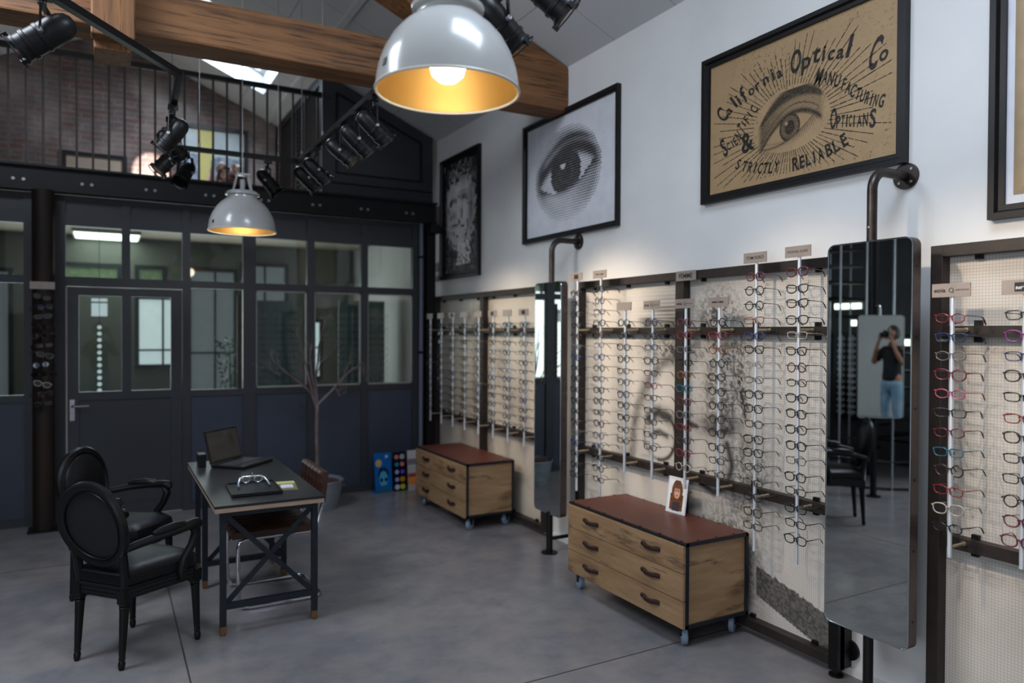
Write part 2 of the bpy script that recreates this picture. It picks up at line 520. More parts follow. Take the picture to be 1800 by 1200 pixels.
def letter(mb, ch, u, v, hgt, rotd, place, wide=1.0, slant=0.0, bold=0.01):
    V, F = glyph(ch, bold)
    x0 = min(q[0] for q in V); x1 = max(q[0] for q in V); a = R(rotd); k = hgt / .72
    def f(q):
        x = (q[0] - (x0 + x1) / 2) * k * wide; y = (q[1] - .36) * k; x += y * slant
        return Vector(place(u + x * math.cos(a) - y * math.sin(a), v + x * math.sin(a) + y * math.cos(a)))
    mb._add([f(q) for q in V], F)

# ================================================================== the shell
WX = 3.12; LX = -3.04; BY = 7.19; RX = 0.04; FY = -3.5
def zc(x): return 3.68 + .43 * (WX - x) if x >= RX else 3.68 + .43 * (x - LX)
RZ = zc(RX)
S = dict(kind='structure')
box('floor', (LX - .1, FY - .1, -.1), (WX + .1, 10.4, 0), 'floor', **S)
for i, (a, b) in enumerate((((.334, .9, 0), (.342, BY, .0006)), ((.342, 2.901, 0), (WX, 2.909, .0006)), ((LX, 5.9, 0), (.334, 5.907, .0006)))):
    box('trim_%d' % (i + 1), a, b, M('floor_joint', '3a3634', .7) if i == 0 else bpy.data.materials['floor_joint'], **S)
box('wall_right', (WX, FY, 0), (WX + .15, 10.4, 3.76), 'wall', **S)
box('wall_left', (LX - .15, FY, 0), (LX, 10.4, 3.72), 'dark_wall', **S)
MB().prism([(LX, FY, 0), (WX, FY, 0), (WX, FY, zc(WX)), (RX, FY, RZ), (LX, FY, 3.68)], (0, -.15, 0)).build('wall_front', 'wall', **S)
MB().prism([(LX, 9.5, 2.9), (WX, 9.5, 2.9), (WX, 9.5, zc(WX)), (RX, 9.5, RZ), (LX, 9.5, 3.68)], (0, .15, 0)).build('wall_gallery', 'brick', **S)
box('wall_back', (LX, 10.3, 0), (WX, 10.4, 2.8), 'olive', **S)
box('floor_gallery', (LX, 7.18, 2.78), (WX, 10.4, 2.965), 'gallery_floor', **S)
box('baseboard_right', (3.10, FY, 0), (WX, 7.4, .035), 'wall', **S)

t = NT('ceiling_boards')
tc = t.n('ShaderNodeTexCoord'); sp = t.n('ShaderNodeSeparateXYZ'); t.l(tc.outputs['Object'], sp.inputs[0])
fs = []
for ax, step, off, wd in (('Y', .63, .24, .008), ('X', 1.2, .98, .005)):
    m0 = t.n('ShaderNodeMath', operation='ADD'); m0.inputs[1].default_value = off + 12; t.l(sp.outputs[ax], m0.inputs[0])
    m1 = t.n('ShaderNodeMath', operation='MULTIPLY'); m1.inputs[1].default_value = 1 / step; t.l(m0.outputs[0], m1.inputs[0])
    m2 = t.n('ShaderNodeMath', operation='FRACT'); t.l(m1.outputs[0], m2.inputs[0])
    m3 = t.n('ShaderNodeMath', operation='LESS_THAN'); m3.inputs[1].default_value = wd; t.l(m2.outputs[0], m3.inputs[0]); fs.append(m3.outputs[0])
mm = t.n('ShaderNodeMath', operation='MAXIMUM'); t.l(fs[0], mm.inputs[0]); t.l(fs[1], mm.inputs[1])
t.l(t.mix(mm.outputs[0], lin('cdcecf'), lin('8b8d90')), t.b.inputs['Base Color']); t.b.inputs['Roughness'].default_value = .75
mt['ceil_boards'] = t.m


def slope(mb, x0, x1, y0, y1, th=.3, dz=0):
    mb.prism([(x0, y0, zc(x0) + dz), (x1, y0, zc(x1) + dz), (x1, y0, zc(x1) + dz + th), (x0, y0, zc(x0) + dz + th)], (0, y1 - y0, 0))


mb = MB()
holes = [(.70, 1.58, 7.25, 8.72), (1.05, 2.05, .4, 2.0)]  # second opening is unseen, cut around the added roof lamp
ys = [FY - .1, .4, 2.0, 7.25, 8.72, 10.4]
for y0, y1 in zip(ys, ys[1:]):
    h = [q for q in holes if abs(q[2] - y0) < 1e-6]
    if h:
        slope(mb, RX, h[0][0], y0, y1); slope(mb, h[0][1], WX, y0, y1)
    else:
        slope(mb, RX, WX, y0, y1)
mb.build('ceiling', 'ceil_boards', **S)
mb = MB(); slope(mb, LX, RX, FY - .1, 10.4); mb.build('ceiling_left', 'ceil_boards', **S)
for i, (x0, x1, y0, y1) in enumerate(holes):
    mb = MB(); e = .05
    for a in ((x0, x0 + e, y0, y1), (x1 - e, x1, y0, y1), (x0 + e, x1 - e, y0, y0 + e), (x0 + e, x1 - e, y1 - e, y1)):
        slope(mb, *a, .05, .22)
    w = mb.build('window_%d' % (20 + i), 'white', **S)
    mb = MB(); slope(mb, x0 + e, x1 - e, y0 + e, y1 - e, .006, .24); mb.build('pane', 'sky_glass', w)
mb = MB()
for x in (1.74, -1.6):
    for y0, y1 in ((FY, 4.72), (4.98, 7.19), (7.19, 9.5)):
        slope(mb, x, x + .045, y0, y1, .03, -.03)
mb.build('trim_4', 'ceiling', **S)

# old timber truss
tb = thing('timber_roof_truss', 'thick old brown timber roof truss spanning the room from the white wall', 'roof truss', (0, 4.85, 3.3))
o = MB().box((LX, -.13, .035), (WX, .13, .305)).build('tie_beam', 'beam', tb, bevel=.012)
for sgn, xe in ((1, WX), (-1, LX)):
    xs = [xe, RX + sgn * .11]
    P = [(x, -.128, zc(x) - .012 - 3.3 - d) for x, d in ((xs[0], .0), (xs[1], .0))] + [(x, -.128, zc(x) - .36 - 3.3) for x in xs[::-1]]
    MB().prism(P, (0, .256, 0)).build('rafter', 'beam', tb, bevel=.01)
MB().box((-.072, -.25, -.05), (.146, -.1305, RZ - 3.33)).box((-.06, -.13, -.09), (.13, .14, RZ - 3.33)).build('king_post', 'beam_z', tb, bevel=.01)

# steel beam in front of the gallery, with bolt pairs
sb = thing('steel_beam', 'long black riveted steel beam carrying the gallery floor above the glass partition', 'beam', (0, 7.12, 2.765))
MB().box((LX, -.06, 0), (3.035, .06, .018)).box((LX, -.06, .194), (3.035, .06, .212)).box((LX, -.006, .018), (3.035, .006, .194)).build('beam_profile', 'beam_steel', sb)
for k in range(-5, 8):
    x0 = -.665 + .48 * k + .01
    if x0 < LX + .1 or x0 > 2.95: continue
    for dx in (0, .07):
        MB().tube([(x0 + dx, -.006, .087), (x0 + dx, -.02, .087)], .0125, 10).build('bolt', 'bolt', sb)

# gallery railing
gr = thing('gallery_railing', 'black steel gallery railing with thin upright bars above the steel beam', 'railing', (0, 7.14, 2.977))
MB().box((LX, -.02, .93), (1.86, .02, .975)).build('handrail', 'steel', gr)
MB().box((LX, -.02, .0), (1.86, .02, .012)).build('base_rail', 'steel', gr)
x = 1.80
while x > LX:
    MB().box((x - .009, -.009, .012), (x + .009, .009, .93)).build('baluster', 'frame_steel', gr); x -= .1185

# dark cupboard block on the gallery, louvred on its left side
gc = thing('gallery_cupboard', 'tall black panelled cupboard block with a louvred side on the gallery', 'cupboard', (1.86, 7.2, 2.966))
x1 = 1.175
top = lambda x: zc(1.86 + x) - 2.966 - .035
MB().prism([(0, 0, 0), (x1, 0, 0), (x1, 0, top(x1)), (0, 0, top(0))], (0, .05, 0)).build('front_panel', 'partition', gc)
mb = MB(); ins = .14
P = [(ins, .24), (x1 - ins, .24), (x1 - ins, top(x1 - ins) - .13), (ins, top(ins) - .13)]
for (a, b) in zip(P, P[1:] + P[:1]): mb.bar((a[0], -.006, a[1]), (b[0], -.006, b[1]), .012, .03, (0, -1, 0))
mb.bar((0.0, -.005, .14), (x1, -.005, .14), .012, .02, (0, -1, 0))
mb.build('moulding', 'steel', gc)
MB().box((0, .05, 0), (.02, 2.28, .05)).box((0, .05, top(0) - .1), (.02, 2.28, top(0) - .01)).box((0, .05, .05), (.02, .12, top(0) - .1)).box((0, 1.1, .05), (.02, 1.17, top(0) - .1)).box((0, 2.2, .05), (.02, 2.28, top(0) - .1)).build('louvre_frame', 'steel', gc)
mb = MB(); z = .08
while z < top(0) - .12:
    M4 = Matrix.Translation((.012, 0, z)) @ Matrix.Rotation(R(38), 4, 'Y')
    mb.box((-.018, .12, -.003), (.018, 2.2, .003), M4); z += .05
mb.build('louvres', 'steel', gc)

# ------------------------------------------------------------------ glazed partition
fr = MB()
ML = [(-3.04, -2.98), (-2.22, -2.15), (-1.42, -1.35), (-.594, -.30), (.600, .667), (1.12, 1.235), (1.714, 1.785), (2.256, 2.325), (2.81, 3.03)]
for a, b in ML: fr.box((a, BY, 0), (b, BY + .06, 2.765))
for (a, b), (c, d) in zip(ML, ML[1:]):
    door = abs(b + .30) < .01
    for z0, z1 in ([] if door else [(0, .07), (1.03, 1.09)]) + [(2.0 if door else 2.015, 2.08), (2.51, 2.60), (2.72, 2.765)]:
        fr.box((b, BY + .004, z0), (c, BY + .056, z1))
fr.box((.118, BY, 2.08), (.184, BY + .058, 2.72))
fr.build('wall_back_frame', 'partition', **S)
lo = MB(); up = MB()
for (a, b), (c, d) in zip(ML, ML[1:]):
    if abs(b + .30) > .01: lo.box((b, BY + .02, .07), (c, BY + .045, 1.03))
    up.box((b, BY + .02, 2.60), (c, BY + .045, 2.72))
lo.build('wall_back_lower', 'panel_blue', **S); up.build('wall_back_upper', 'partition', **S)
n = 1
for (a, b), (c, d) in zip(ML, ML[1:]):
    door = abs(b + .30) < .01
    spans = [(b, .118, 2.08, 2.51), (.184, c, 2.08, 2.51)] if door else [(b, c, 1.09, 2.015), (b, c, 2.08, 2.51)]
    for x0, x1, z0, z1 in spans:
        w = box('window_%d' % n, (x0, BY + .03, z0), (x1, BY + .034, z1), 'glass', **S); n += 1
        if z0 < 1.2 and x0 > 1.1:
            q = MB(); e = .014
            for p in ((x0, x0 + e, z0, z1), (x1 - e, x1, z0, z1), (x0, x1, z0, z0 + e), (x0, x1, z1 - e, z1)):
                q.box((p[0], BY + .016, p[2]), (p[1], BY + .030, p[3]))
            q.build('glazing_bead', 'bead', w)
        elif z0 < 1.2 and x0 > .6:
            box('inner_casing', (x1 - .05, BY + .016, z0), (x1 - .012, BY + .029, z1 - .05), 'frame_steel', w)

dr = MB().box((-.295, 0, .01), (-.205, .05, 1.99)).box((.505, 0, .01), (.597, .05, 1.99)).box((-.205, 0, 1.925), (.505, .05, 1.99)).box((-.205, 0, 1.03), (.505, .05, 1.10)).box((-.205, 0, .01), (.505, .05, .12)).box((.118, 0, 1.10), (.19, .05, 1.925)).build('door_1', 'partition', loc=(0, BY + .006, 0), **S)
box('door_panel', (-.205, .015, .12), (.505, .04, 1.03), 'partition', dr)
box('door_glass', (-.205, .022, 1.10), (.118, .026, 1.925), 'glass', dr); box('door_glass', (.19, .022, 1.10), (.505, .026, 1.925), 'glass', dr)
MB().box((-.272, -.008, .86), (-.236, .0, 1.04)).tube([(-.254, -.006, .985), (-.254, -.05, .985), (-.242, -.058, .985), (-.13, -.058, .985)], .0095, 10).tube([(-.254, -.002, .90), (-.254, -.014, .90)], .012, 12).build('door_handle', 'chrome', dr, smooth=True)
box('trim_5', (-.3, BY - .004, 0), (-.288, BY - .0005, 2.0), 'bead', **S)

# right end: posts and a pale conduit
cp = thing('corner_conduit', 'pale grey upright pipe running down the dark corner post of the partition', 'pipe', (2.895, 7.165, 0))
MB().tube([(0, 0, .0), (0, 0, 2.765)], .022, 14).build('pipe', M('grey_conduit', '6d7484', .5), cp, smooth=True)
mb = MB()
for z in (.4, 1.4, 2.4): mb.box((-.03, -.026, z), (.03, .025, z + .025))
mb.build('clamp', 'steel', cp)
box('wall_back_post', (2.935, 7.10, 0), (3.03, 7.19, 2.765), 'black', **S)
sp_ = thing('ceiling_speaker', 'small black box fixed under the right end of the steel beam', 'speaker', (3.0, 7.05, 2.65))
MB().box((-.055, -.04, 0), (.04, .045, .1)).build('cabinet', 'black', sp_, bevel=.006)
MB().tube([(.0, 0, .1), (0, 0, .115)], .02, 10).box((.04, -.02, .03), (.075, .02, .07)).build('bracket', 'steel', sp_)
sc_ = thing('security_camera', 'small white dome security camera on the white wall beside the partition', 'camera', (3.12, 7.28, 2.17))
MB().box((-.035, -.03, .1), (0, .03, .2)).build('junction_box', 'white', sc_, bevel=.005)
MB().ball((-.05, 0, .03), .045, 16).tube([(0, 0, .035), (-.05, 0, .035)], .03, 12).build('housing', 'white', sc_, smooth=True)
MB().ball((-.082, -.012, .03), .018, 12).build('eye', 'black', sc_, smooth=True)

# ------------------------------------------------------------------ behind the glass
tl = thing('ceiling_light', 'bright white ceiling light panel behind the glass over the door', 'light', (0.01, 9.92, 2.76))
box('frame', (-.35, -.35, -.02), (.35, .35, .018), 'white', tl); box('diffuser', (-.33, -.33, -.025), (.33, .33, -.0201), 'tube', tl)
def bwin(n, x0, x1, z0, z1, m, bars=()):
    w = MB().box((x0 - .05, 10.26, z0 - .05), (x0, 10.3, z1 + .05)).box((x1, 10.26, z0 - .05), (x1 + .05, 10.3, z1 + .05)).box((x0, 10.26, z0 - .05), (x1, 10.3, z0)).box((x0, 10.26, z1), (x1, 10.3, z1 + .05))
    for b in bars:
        if b[0] == 'v': w.box((b[1] - .012, 10.265, z0), (b[1] + .012, 10.288, z1))
        else: w.box((x0, 10.265, b[1] - .012), (x1, 10.288, b[1] + .012))
    o = w.build('window_%d' % n, 'partition', **S); box('pane', (x0, 10.289, z0), (x1, 10.295, z1), m, o)
bwin(30, .36, .74, 1.2, 2.02, 'day', (('v', .63), ('h', 1.38)))
bwin(31, .96, 1.48, .85, 2.40, 'day_dim', (('v', 1.25), ('h', 2.19), ('h', 1.34)))
bwin(32, 1.62, 2.14, .6, 2.5, 'day_dim', (('v', 1.88), ('h', 1.7)))
bwin(33, -1.9, -1.0, .8, 2.3, 'day_dim', (('v', -1.4),))
bwin(34, 2.5, 2.62, 1.0, 1.75, 'day', (('h', 1.4),))
bwin(35, -.55, .12, 2.24, 2.40, 'green_view')
bwin(36, .36, .62, 2.24, 2.40, 'green_view')
sd = thing('window_glow_discs', 'string of white discs glowing in place of window light behind the door pane', 'daylight stand-in', (-.065, 9.0, .95))
MB().tube([(0, 0, 0), (0, 0, 1.828)], .003, 6).build('wire', 'steel', sd)
for k in range(11): MB().tube([(0, -.006, .03 + .068 * k), (0, .004, .03 + .068 * k)], .022, 12).build('disc', 'day', sd)  # discs glow in place of window light showing past a display
sg = box('window_glow_board', (-.14, 9.0, 1.78), (.01, 9.02, 1.97), 'day'); tag(sg, 'small white board glowing in place of a bright window behind the door', 'sign')  # glowing board added for the bright window behind a display
box('shade_strip', (-.14, -.004, .14), (.01, -.001, .155), 'olive', sg, loc=(0, 9.0, 1.78))
pl = thing('potted_plant', 'leafy green plant in a dark pot seen through the glass right of the door', 'plant', (1.29, 9.3, 0))
MB().lathe([(.0, 0), (.12, 0), (.16, .5), (.145, .5), (.14, .46), (0, .46)], 20).build('pot', 'black', pl, smooth=True)
mb = MB()
for k in range(150):
    a = rnd.random() * 6.28; r = rnd.random() ** .6 * .17; z = .95 + rnd.random() * .6
    c = Vector((r * math.cos(a), r * math.sin(a), z)); M4 = Matrix.Translation(c) @ Euler((rnd.random() * 3, rnd.random() * 3, a)).to_matrix().to_4x4()
    mb._add([M4 @ Vector(p) for p in ((-.035, 0, 0), (0, -.014, .004), (.035, 0, 0), (0, .014, .004))], [(0, 1, 2, 3)])
mb.tube([(0, 0, .46), (.01, 0, 1.0), (0, .02, 1.4)], .012, 6)
mb.build('foliage', 'leaf', pl)
# racks added behind the right panes in place of reflections in the glass
for j, (x0, nm) in enumerate(((1.5, 'left'), (2.45, 'right'))):
    sh = thing('reflection_rack', 'dim grey eyewear rack standing in for a reflection in the %s partition panes' % ('middle' if j == 0 else 'rightmost'), 'shelf', (x0, 8.58 if j else 9.2, 0))
    mb = MB()
    for k in range(4): mb.box((k * .17 - .008, -.01, .5), (k * .17 + .008, .01, 1.95))
    mb.box((-.03, .012, .45), (.54, .03, 2.0)); mb.box((0, .012, 0), (.03, .03, .45)); mb.box((.48, .012, 0), (.51, .03, .45)); mb.build('rack', 'teal', sh)
    for k in range(4):
        mb = MB()
        for q in range(16):
            z = .62 + q * .08
            for s_ in (-.03, .03): mb.tube(arc((k * .17 + s_, -.03, z), .024, 0, 6.283, 12, (1, 0, 0), (0, 0, .8))[:-1], .0035, 4, closed=True)
        mb.build('eyewear_column', 'alu', sh)

# ------------------------------------------------------------------ behind and left of the camera (stair and displays seen in the mirrors; windows unseen, added)
for i, (y0, y1) in enumerate(((-2.1, -.7), (-.6, .8), (.9, 2.3))):  # unseen windows added behind the side lamp
    q = MB()
    for a in ((y0, y0 + .05, .7, 3.2), (y1 - .05, y1, .7, 3.2), (y0, y1, .7, .75), (y0, y1, 3.15, 3.2)): q.box((LX, a[0], a[2]), (LX + .07, a[1], a[3]))
    w = q.build('window_%d' % (40 + i), 'partition', **S)
    box('pane', (LX + .02, y0 + .05, .75), (LX + .024, y1 - .05, 3.15), 'day', w)
q = MB()  # unseen frame added around the far roof lamp
for a in ((-2.02, -1.96, 2.93, 4.47), (-1.04, -.98, 2.93, 4.47), (-2.02, -.98, 2.87, 2.93), (-2.02, -.98, 4.47, 4.53)): slope(q, *a, .05, -.06)
q.build('window_50', 'white', **S)
cage = thing('spiral_stair', 'round cage of upright steel rods around a spiral stair, seen in the tall mirror', 'staircase', (-2.02, 5.35, 0))
for zz in (.02, .3, 2.95):
    MB().tube(arc((0, 0, zz), .9, 0, 6.283, 48, (1, 0, 0), (0, 1, 0))[:-1], .013, 8, closed=True).build('ring', 'steel', cage, smooth=True)
for k in range(22):
    a = 6.283 * k / 22; MB().tube([(.9 * math.cos(a), .9 * math.sin(a), 0), (.9 * math.cos(a), .9 * math.sin(a), 2.96)], .011, 8).build('rod', 'alu', cage, smooth=True)
MB().tube([(0, 0, 0), (0, 0, 3.6)], .06, 16).build('newel_post', 'steel', cage, smooth=True)
for k in range(13):
    a = 2.2 + k * .42; z = .2 * (k + 1); c0, s0, c1, s1 = math.cos(a), math.sin(a), math.cos(a + .5), math.sin(a + .5)
    MB().prism([(.05 * c0, .05 * s0, z), (.86 * c0, .86 * s0, z), (.86 * c1, .86 * s1, z), (.05 * c1, .05 * s1, z)], (0, 0, .03)).build('tread', 'steel', cage)
for i, (y, z, ln, dsc) in enumerate(((6.36, 2.0, .42, 'uppermost'), (6.2, 1.775, .26, 'middle'), (5.5, 1.525, .2, 'lowest'))):
    b_ = thing('wall_light_bar', 'white glowing light bar on the charcoal wall, %s of three' % dsc, 'light', (LX, y, z))
    box('housing', (0, -ln / 2, -.045), (.03, ln / 2, .045), 'white', b_); box('diffuser', (.03, -ln / 2 + .01, -.035), (.036, ln / 2 - .01, .035), 'tube', b_)

for j, y in enumerate((5.9, 6.35, 6.8, 5.0, 4.4)):
    hr = thing('eyewear_panel', 'dark upright eyewear panel on the charcoal wall, %s' % ('second', 'third', 'fourth', 'first', 'nearest')[j] if j != 3 else 'dark upright eyewear panel on the charcoal wall beside the stair cage', 'display panel', (LX, y, .5))
    box('board', (0, -.17, 0), (.02, .17, 1.15), 'black', hr)
    mb = MB(); gm = MB()
    for r_ in range(2): mb.tube([(.05, -.08 + .16 * r_, .03), (.05, -.08 + .16 * r_, 1.12)], .007, 8)
    mb.build('rods', 'alu', hr)
    for r_ in range(2):
        for q_ in range(13):
            for s_ in (-.03, .03): gm.tube([(.065, -.08 + .16 * r_ + s_ + .022 * math.cos(a_ * .6283), .08 + .082 * q_ + .018 * math.sin(a_ * .6283)) for a_ in range(10)], .004, 4, closed=True)
    gm.build('eyewear', 'rod_alu', hr)

# ================================================================== pictures on the white wall
PX = WX - .002
mt['print'] = attr_mat('printed_sheet', .55)
mt['print_gloss'] = attr_mat('printed_photo', .35)


def picture(name, label, cat, y0, y1, z0, z1, fw, col='black', proj=.035):
    yc, zc_ = (y0 + y1) / 2, (z0 + z1) / 2; w, h = (y1 - y0) / 2, (z1 - z0) / 2
    t_ = thing(name, label, cat, (PX, yc, zc_))
    mb = MB()
    prof = [(0, -.0), (-proj, 0), (-proj, fw * .45), (-proj * .55, fw * .6), (-proj * .55, fw), (0, fw)]
    cs = [(-w, -h), (w, -h), (w, h), (-w, h)]; sg = [(1, 1), (-1, 1), (-1, -1), (1, -1)]
    rings = [[mb.bm.verts.new((p[0], cs[i][0] + sg[i][0] * p[1], cs[i][1] + sg[i][1] * p[1])) for p in prof] for i in range(4)]
    for i in range(4):
        A, B = rings[i], rings[(i + 1) % 4]
        for k in range(len(prof)): mb.bm.faces.new((A[k], A[(k + 1) % len(prof)], B[(k + 1) % len(prof)], B[k]))
    mb.build('frame', col, t_)
    return t_, yc, zc_, w - fw, h - fw


# u runs to the right of the picture (towards -Y), v up, both from the centre
def plane_at(x):
    return lambda u, v: (np.stack([np.full_like(u, x), -u, v], -1) if isinstance(u, np.ndarray) else (x, -u, v))


# --- the optician's poster
pt, yc, zc_, w, h = picture('advertising_poster', 'large tan vintage optical advert with an engraved eye in a black frame', 'poster', 1.98, 3.245, 2.39, 3.235, .05)
TAN = np.array(lin('a28662')[:3])
def paper(U, V):
    n = vnoise(U, V, 14, 3) * .5 + vnoise(U, V, 60, 4) * .5
    base = TAN * (1 + .16 * (n - .5))[..., None]
    sp_k = (vnoise(U, V, 170, 5) > .86) * np.clip(vnoise(U, V, 5, 8) * 1.4 + (U + V) * .5 - .35, 0, 1)
    return base * (1 - .75 * sp_k)[..., None]
print_mesh('paper', mt['print'], pt, -w, w, -h, h, 230, 150, paper, plane_at(-.006))
def L(y, z): return (yc - y, z - zc_)
def eye_dark(U, V):
    """engraved eye centred on 0,0, about .42 wide"""
    D = np.zeros_like(U); x = U; y = V
    brow_c = .178 - 2.3 * (x - .02) ** 2 + .10 * x; bth = .034 * np.clip(1 - ((x + .0) / .22) ** 2, 0, 1) + .008
    D = np.maximum(D, np.exp(-((y - brow_c) / bth) ** 4) * (np.abs(x) < .215) * .97)
    lidup = .072 - 2.9 * (x - .01) ** 2 + .20 * x; lidlo = -.058 + 1.5 * (x + .03) ** 2 + .30 * x
    ins = (y < lidup) & (y > lidlo) & (x > -.19) & (x < .19)
    fill = (y > lidup) & (y < brow_c) & (np.abs(x) < .212)
    D = np.maximum(D, fill * (.42 + .22 * np.sin((x * .6 + y) * 520) + .35 * np.clip(-x * 5, 0, 1)))
    D = np.maximum(D, .97 * np.exp(-((y - lidup) / .017) ** 2) * (np.abs(x) < .2))
    D = np.maximum(D, .8 * np.exp(-((y - lidlo) / .006) ** 2) * (np.abs(x) < .18))
    D = np.maximum(D, .85 * np.exp(-((y - lidup - .04) / .006) ** 2) * (np.abs(x) < .18))
    D = np.maximum(D, .9 * blob(x, y, -.19, -.035, .035, .014, 25))
    und = (y < lidlo) & (y > lidlo - .055) & (x < .15) & (x > -.2)
    D = np.maximum(D, und * .45 * (np.sin((x - y) * 520) > 0) * np.clip(1 - (lidlo - y) / .055, 0, 1))
    D = np.where(ins, np.maximum(D, .10 + .3 * np.clip((np.abs(x) - .11) * 8, 0, 1)), D)
    r = np.hypot(x - .0, (y - .004) * .9)
    iris = (r < .066) & ins
    D = np.where(iris, .74 + .22 * np.sin(np.arctan2(y, x) * 30), D)
    D = np.where((r < .066) & (r > .055) & ins, .98, D); D = np.where((r < .032) & ins, 1.0, D)
    D = np.where((np.hypot(x + .022, y - .028) < .010), 0.02, D)
    return D * np.clip((.215 - np.abs(x)) / .03, 0, 1) * np.clip((y + .118) / .03, 0, 1)
ec = L(2.625, 2.70)
print_mesh('eye_engraving', mt['print'], pt, ec[0] - .215, ec[0] + .215, ec[1] - .12, ec[1] + .2, 240, 180,
           lambda U, V: paper(U, V) * (1 - .93 * np.clip(eye_dark(U - ec[0], V - ec[1]), 0, 1) * (.8 + .4 * vnoise(U, V, 260, 9)))[..., None], plane_at(-.0068))
mb = MB(); PL = plane_at(-.0076)
for k in range(76):
    a = 6.283 * k / 76 + .02 * rnd.random(); ca, sa = math.cos(a), math.sin(a)
    r0 = 1 / math.sqrt((ca / .235) ** 2 + (sa / (.19 if sa > 0 else .13)) ** 2) + .01; r1 = r0 + .10 + .16 * rnd.random() + .12 * abs(ca)
    cy = ec[1] + .02; r = r0
    lim = [((w - .03) * math.copysign(1, ca) - ec[0]) / ca if abs(ca) > 1e-3 else 9, ((h - .03) * math.copysign(1, sa) - cy) / sa if abs(sa) > 1e-3 else 9]
    r1 = min([r1] + lim)
    while r < r1:
        q = min(r + .018 + .03 * rnd.random(), r1); wd = .0011 + .0012 * rnd.random()
        p0 = (ec[0] + r * ca, cy + r * sa); p1 = (ec[0] + q * ca, cy + q * sa)
        vs = [PL(p0[0] - sa * wd, p0[1] + ca * wd), PL(p0[0] + sa * wd, p0[1] - ca * wd), PL(p1[0] + sa * wd, p1[1] - ca * wd), PL(p1[0] - sa * wd, p1[1] + ca * wd)]
        mb._add([Vector(v) for v in vs], [(0, 1, 2, 3)]); r = q + (.006 if k % 3 else .002)
for k in range(34):      # lashes
    for upr in (0, 1):
        x = -.16 + .33 * k / 33; y = (.068 - 2.6 * x * x + .1 * x) if upr else (-.052 + 1.6 * (x + .02) ** 2 + .16 * x)
        ln = (.03 if upr else .028) * (1 if upr else (.5 + 1.2 * (x + .16) / .33)); a = R(90 - x * 260) if upr else R(-90 + x * 150)
        p0 = (ec[0] + x, ec[1] + y); p1 = (p0[0] + ln * math.cos(a), p0[1] + ln * math.sin(a)); wd = .0016
        mb._add([Vector(PL(p0[0] - wd, p0[1])), Vector(PL(p0[0] + wd, p0[1])), Vector(PL(*p1))], [(0, 1, 2)])
def word(s, pts, hts, rots, wide0=.8, slant=0.0, bold=.022):
    for i, ch in enumerate(s):
        u, v = L(*pts[i]); f = i / max(1, len(s) - 1)
        hh = hts[0] + (hts[1] - hts[0]) * f if isinstance(hts, tuple) else hts[i]
        ds = [math.dist(pts[i], pts[k]) for k in (i - 1, i + 1) if 0 <= k < len(pts)]
        V_, F_ = glyph(ch, bold); gw = (max(q[0] for q in V_) - min(q[0] for q in V_)) * hh / .72
        wide = min(wide0, .84 * min(ds) / gw if ds and ch not in 'iI.lt' else wide0)
        if ch.isupper() and i == 0 and ds: wide = min(wide0, 1.0 * ds[0] / gw)
        letter(mb, ch, u, v, hh, rots[0] + (rots[1] - rots[0]) * f, PL, wide, slant, bold)
word('California', [(3.104, 2.893), (3.054, 2.905), (3.016, 2.942), (2.981, 2.944), (2.944, 2.964), (2.89, 2.972), (2.843, 2.988), (2.789, 3.004), (2.741, 3.015), (2.697, 3.011)],
     [.105, .06, .085, .08, .1, .06, .062, .062, .075, .06], (42, 14), 1.0, -.05)
word('Optical', [(2.589, 3.037), (2.524, 3.022), (2.463, 3.036), (2.42, 3.024), (2.377, 3.01), (2.325, 3.0), (2.276, 3.01)], [.115, .085, .09, .075, .07, .068, .105], (4, -8), 1.0, .15)
word('Co.', [(2.142, 2.935), (2.096, 2.919), (2.066, 2.88)], [.15, .075, .012], (-12, -22), 1.05, .1)
word('MANUFACTURING', [(2.447, 2.912), (2.411, 2.9), (2.378, 2.884), (2.342, 2.862), (2.306, 2.835), (2.281, 2.812), (2.255, 2.789), (2.229, 2.768), (2.205, 2.751), (2.18, 2.735), (2.16, 2.722), (2.138, 2.712), (2.108, 2.702)],
     [.085, .055, .065, .058, .055, .055, .06, .055, .055, .055, .055, .055, .06], (-20, -18), .62)
word('OPTICIANS', [(2.362, 2.685), (2.335, 2.662), (2.31, 2.659), (2.288, 2.655), (2.27, 2.65), (2.25, 2.645), (2.221, 2.638), (2.19, 2.636), (2.152, 2.634)], [.1, .06, .058, .058, .055, .055, .055, .062, .085], (-4, -4), .65)
word('SCIENTIFIC', [(3.087, 2.70), (3.049, 2.697), (3.022, 2.708), (3.0, 2.716), (2.977, 2.738), (2.956, 2.776), (2.94, 2.8), (2.918, 2.818), (2.895, 2.84), (2.866, 2.862)], [.11, .045, .048, .052, .075, .085, .05, .055, .055, .06], (24, 52), .7)
word('&', [(2.912, 2.694)], [.11], (10, 10), .9)
word('STRICTLY', [(2.975, 2.582), (2.928, 2.562), (2.887, 2.549), (2.852, 2.54), (2.816, 2.53), (2.78, 2.524), (2.744, 2.518), (2.706, 2.517)], [.058] * 8, (-24, -3), .8, .1)
word('RELIABLE', [(2.584, 2.508), (2.545, 2.51), (2.507, 2.514), (2.472, 2.52), (2.434, 2.527), (2.388, 2.538), (2.348, 2.549), (2.303, 2.566)], [.07, .062, .062, .062, .064, .064, .064, .066], (4, 24), .8, .05)
mb.build('lettering_and_rays', 'ink', pt, fixn=False)

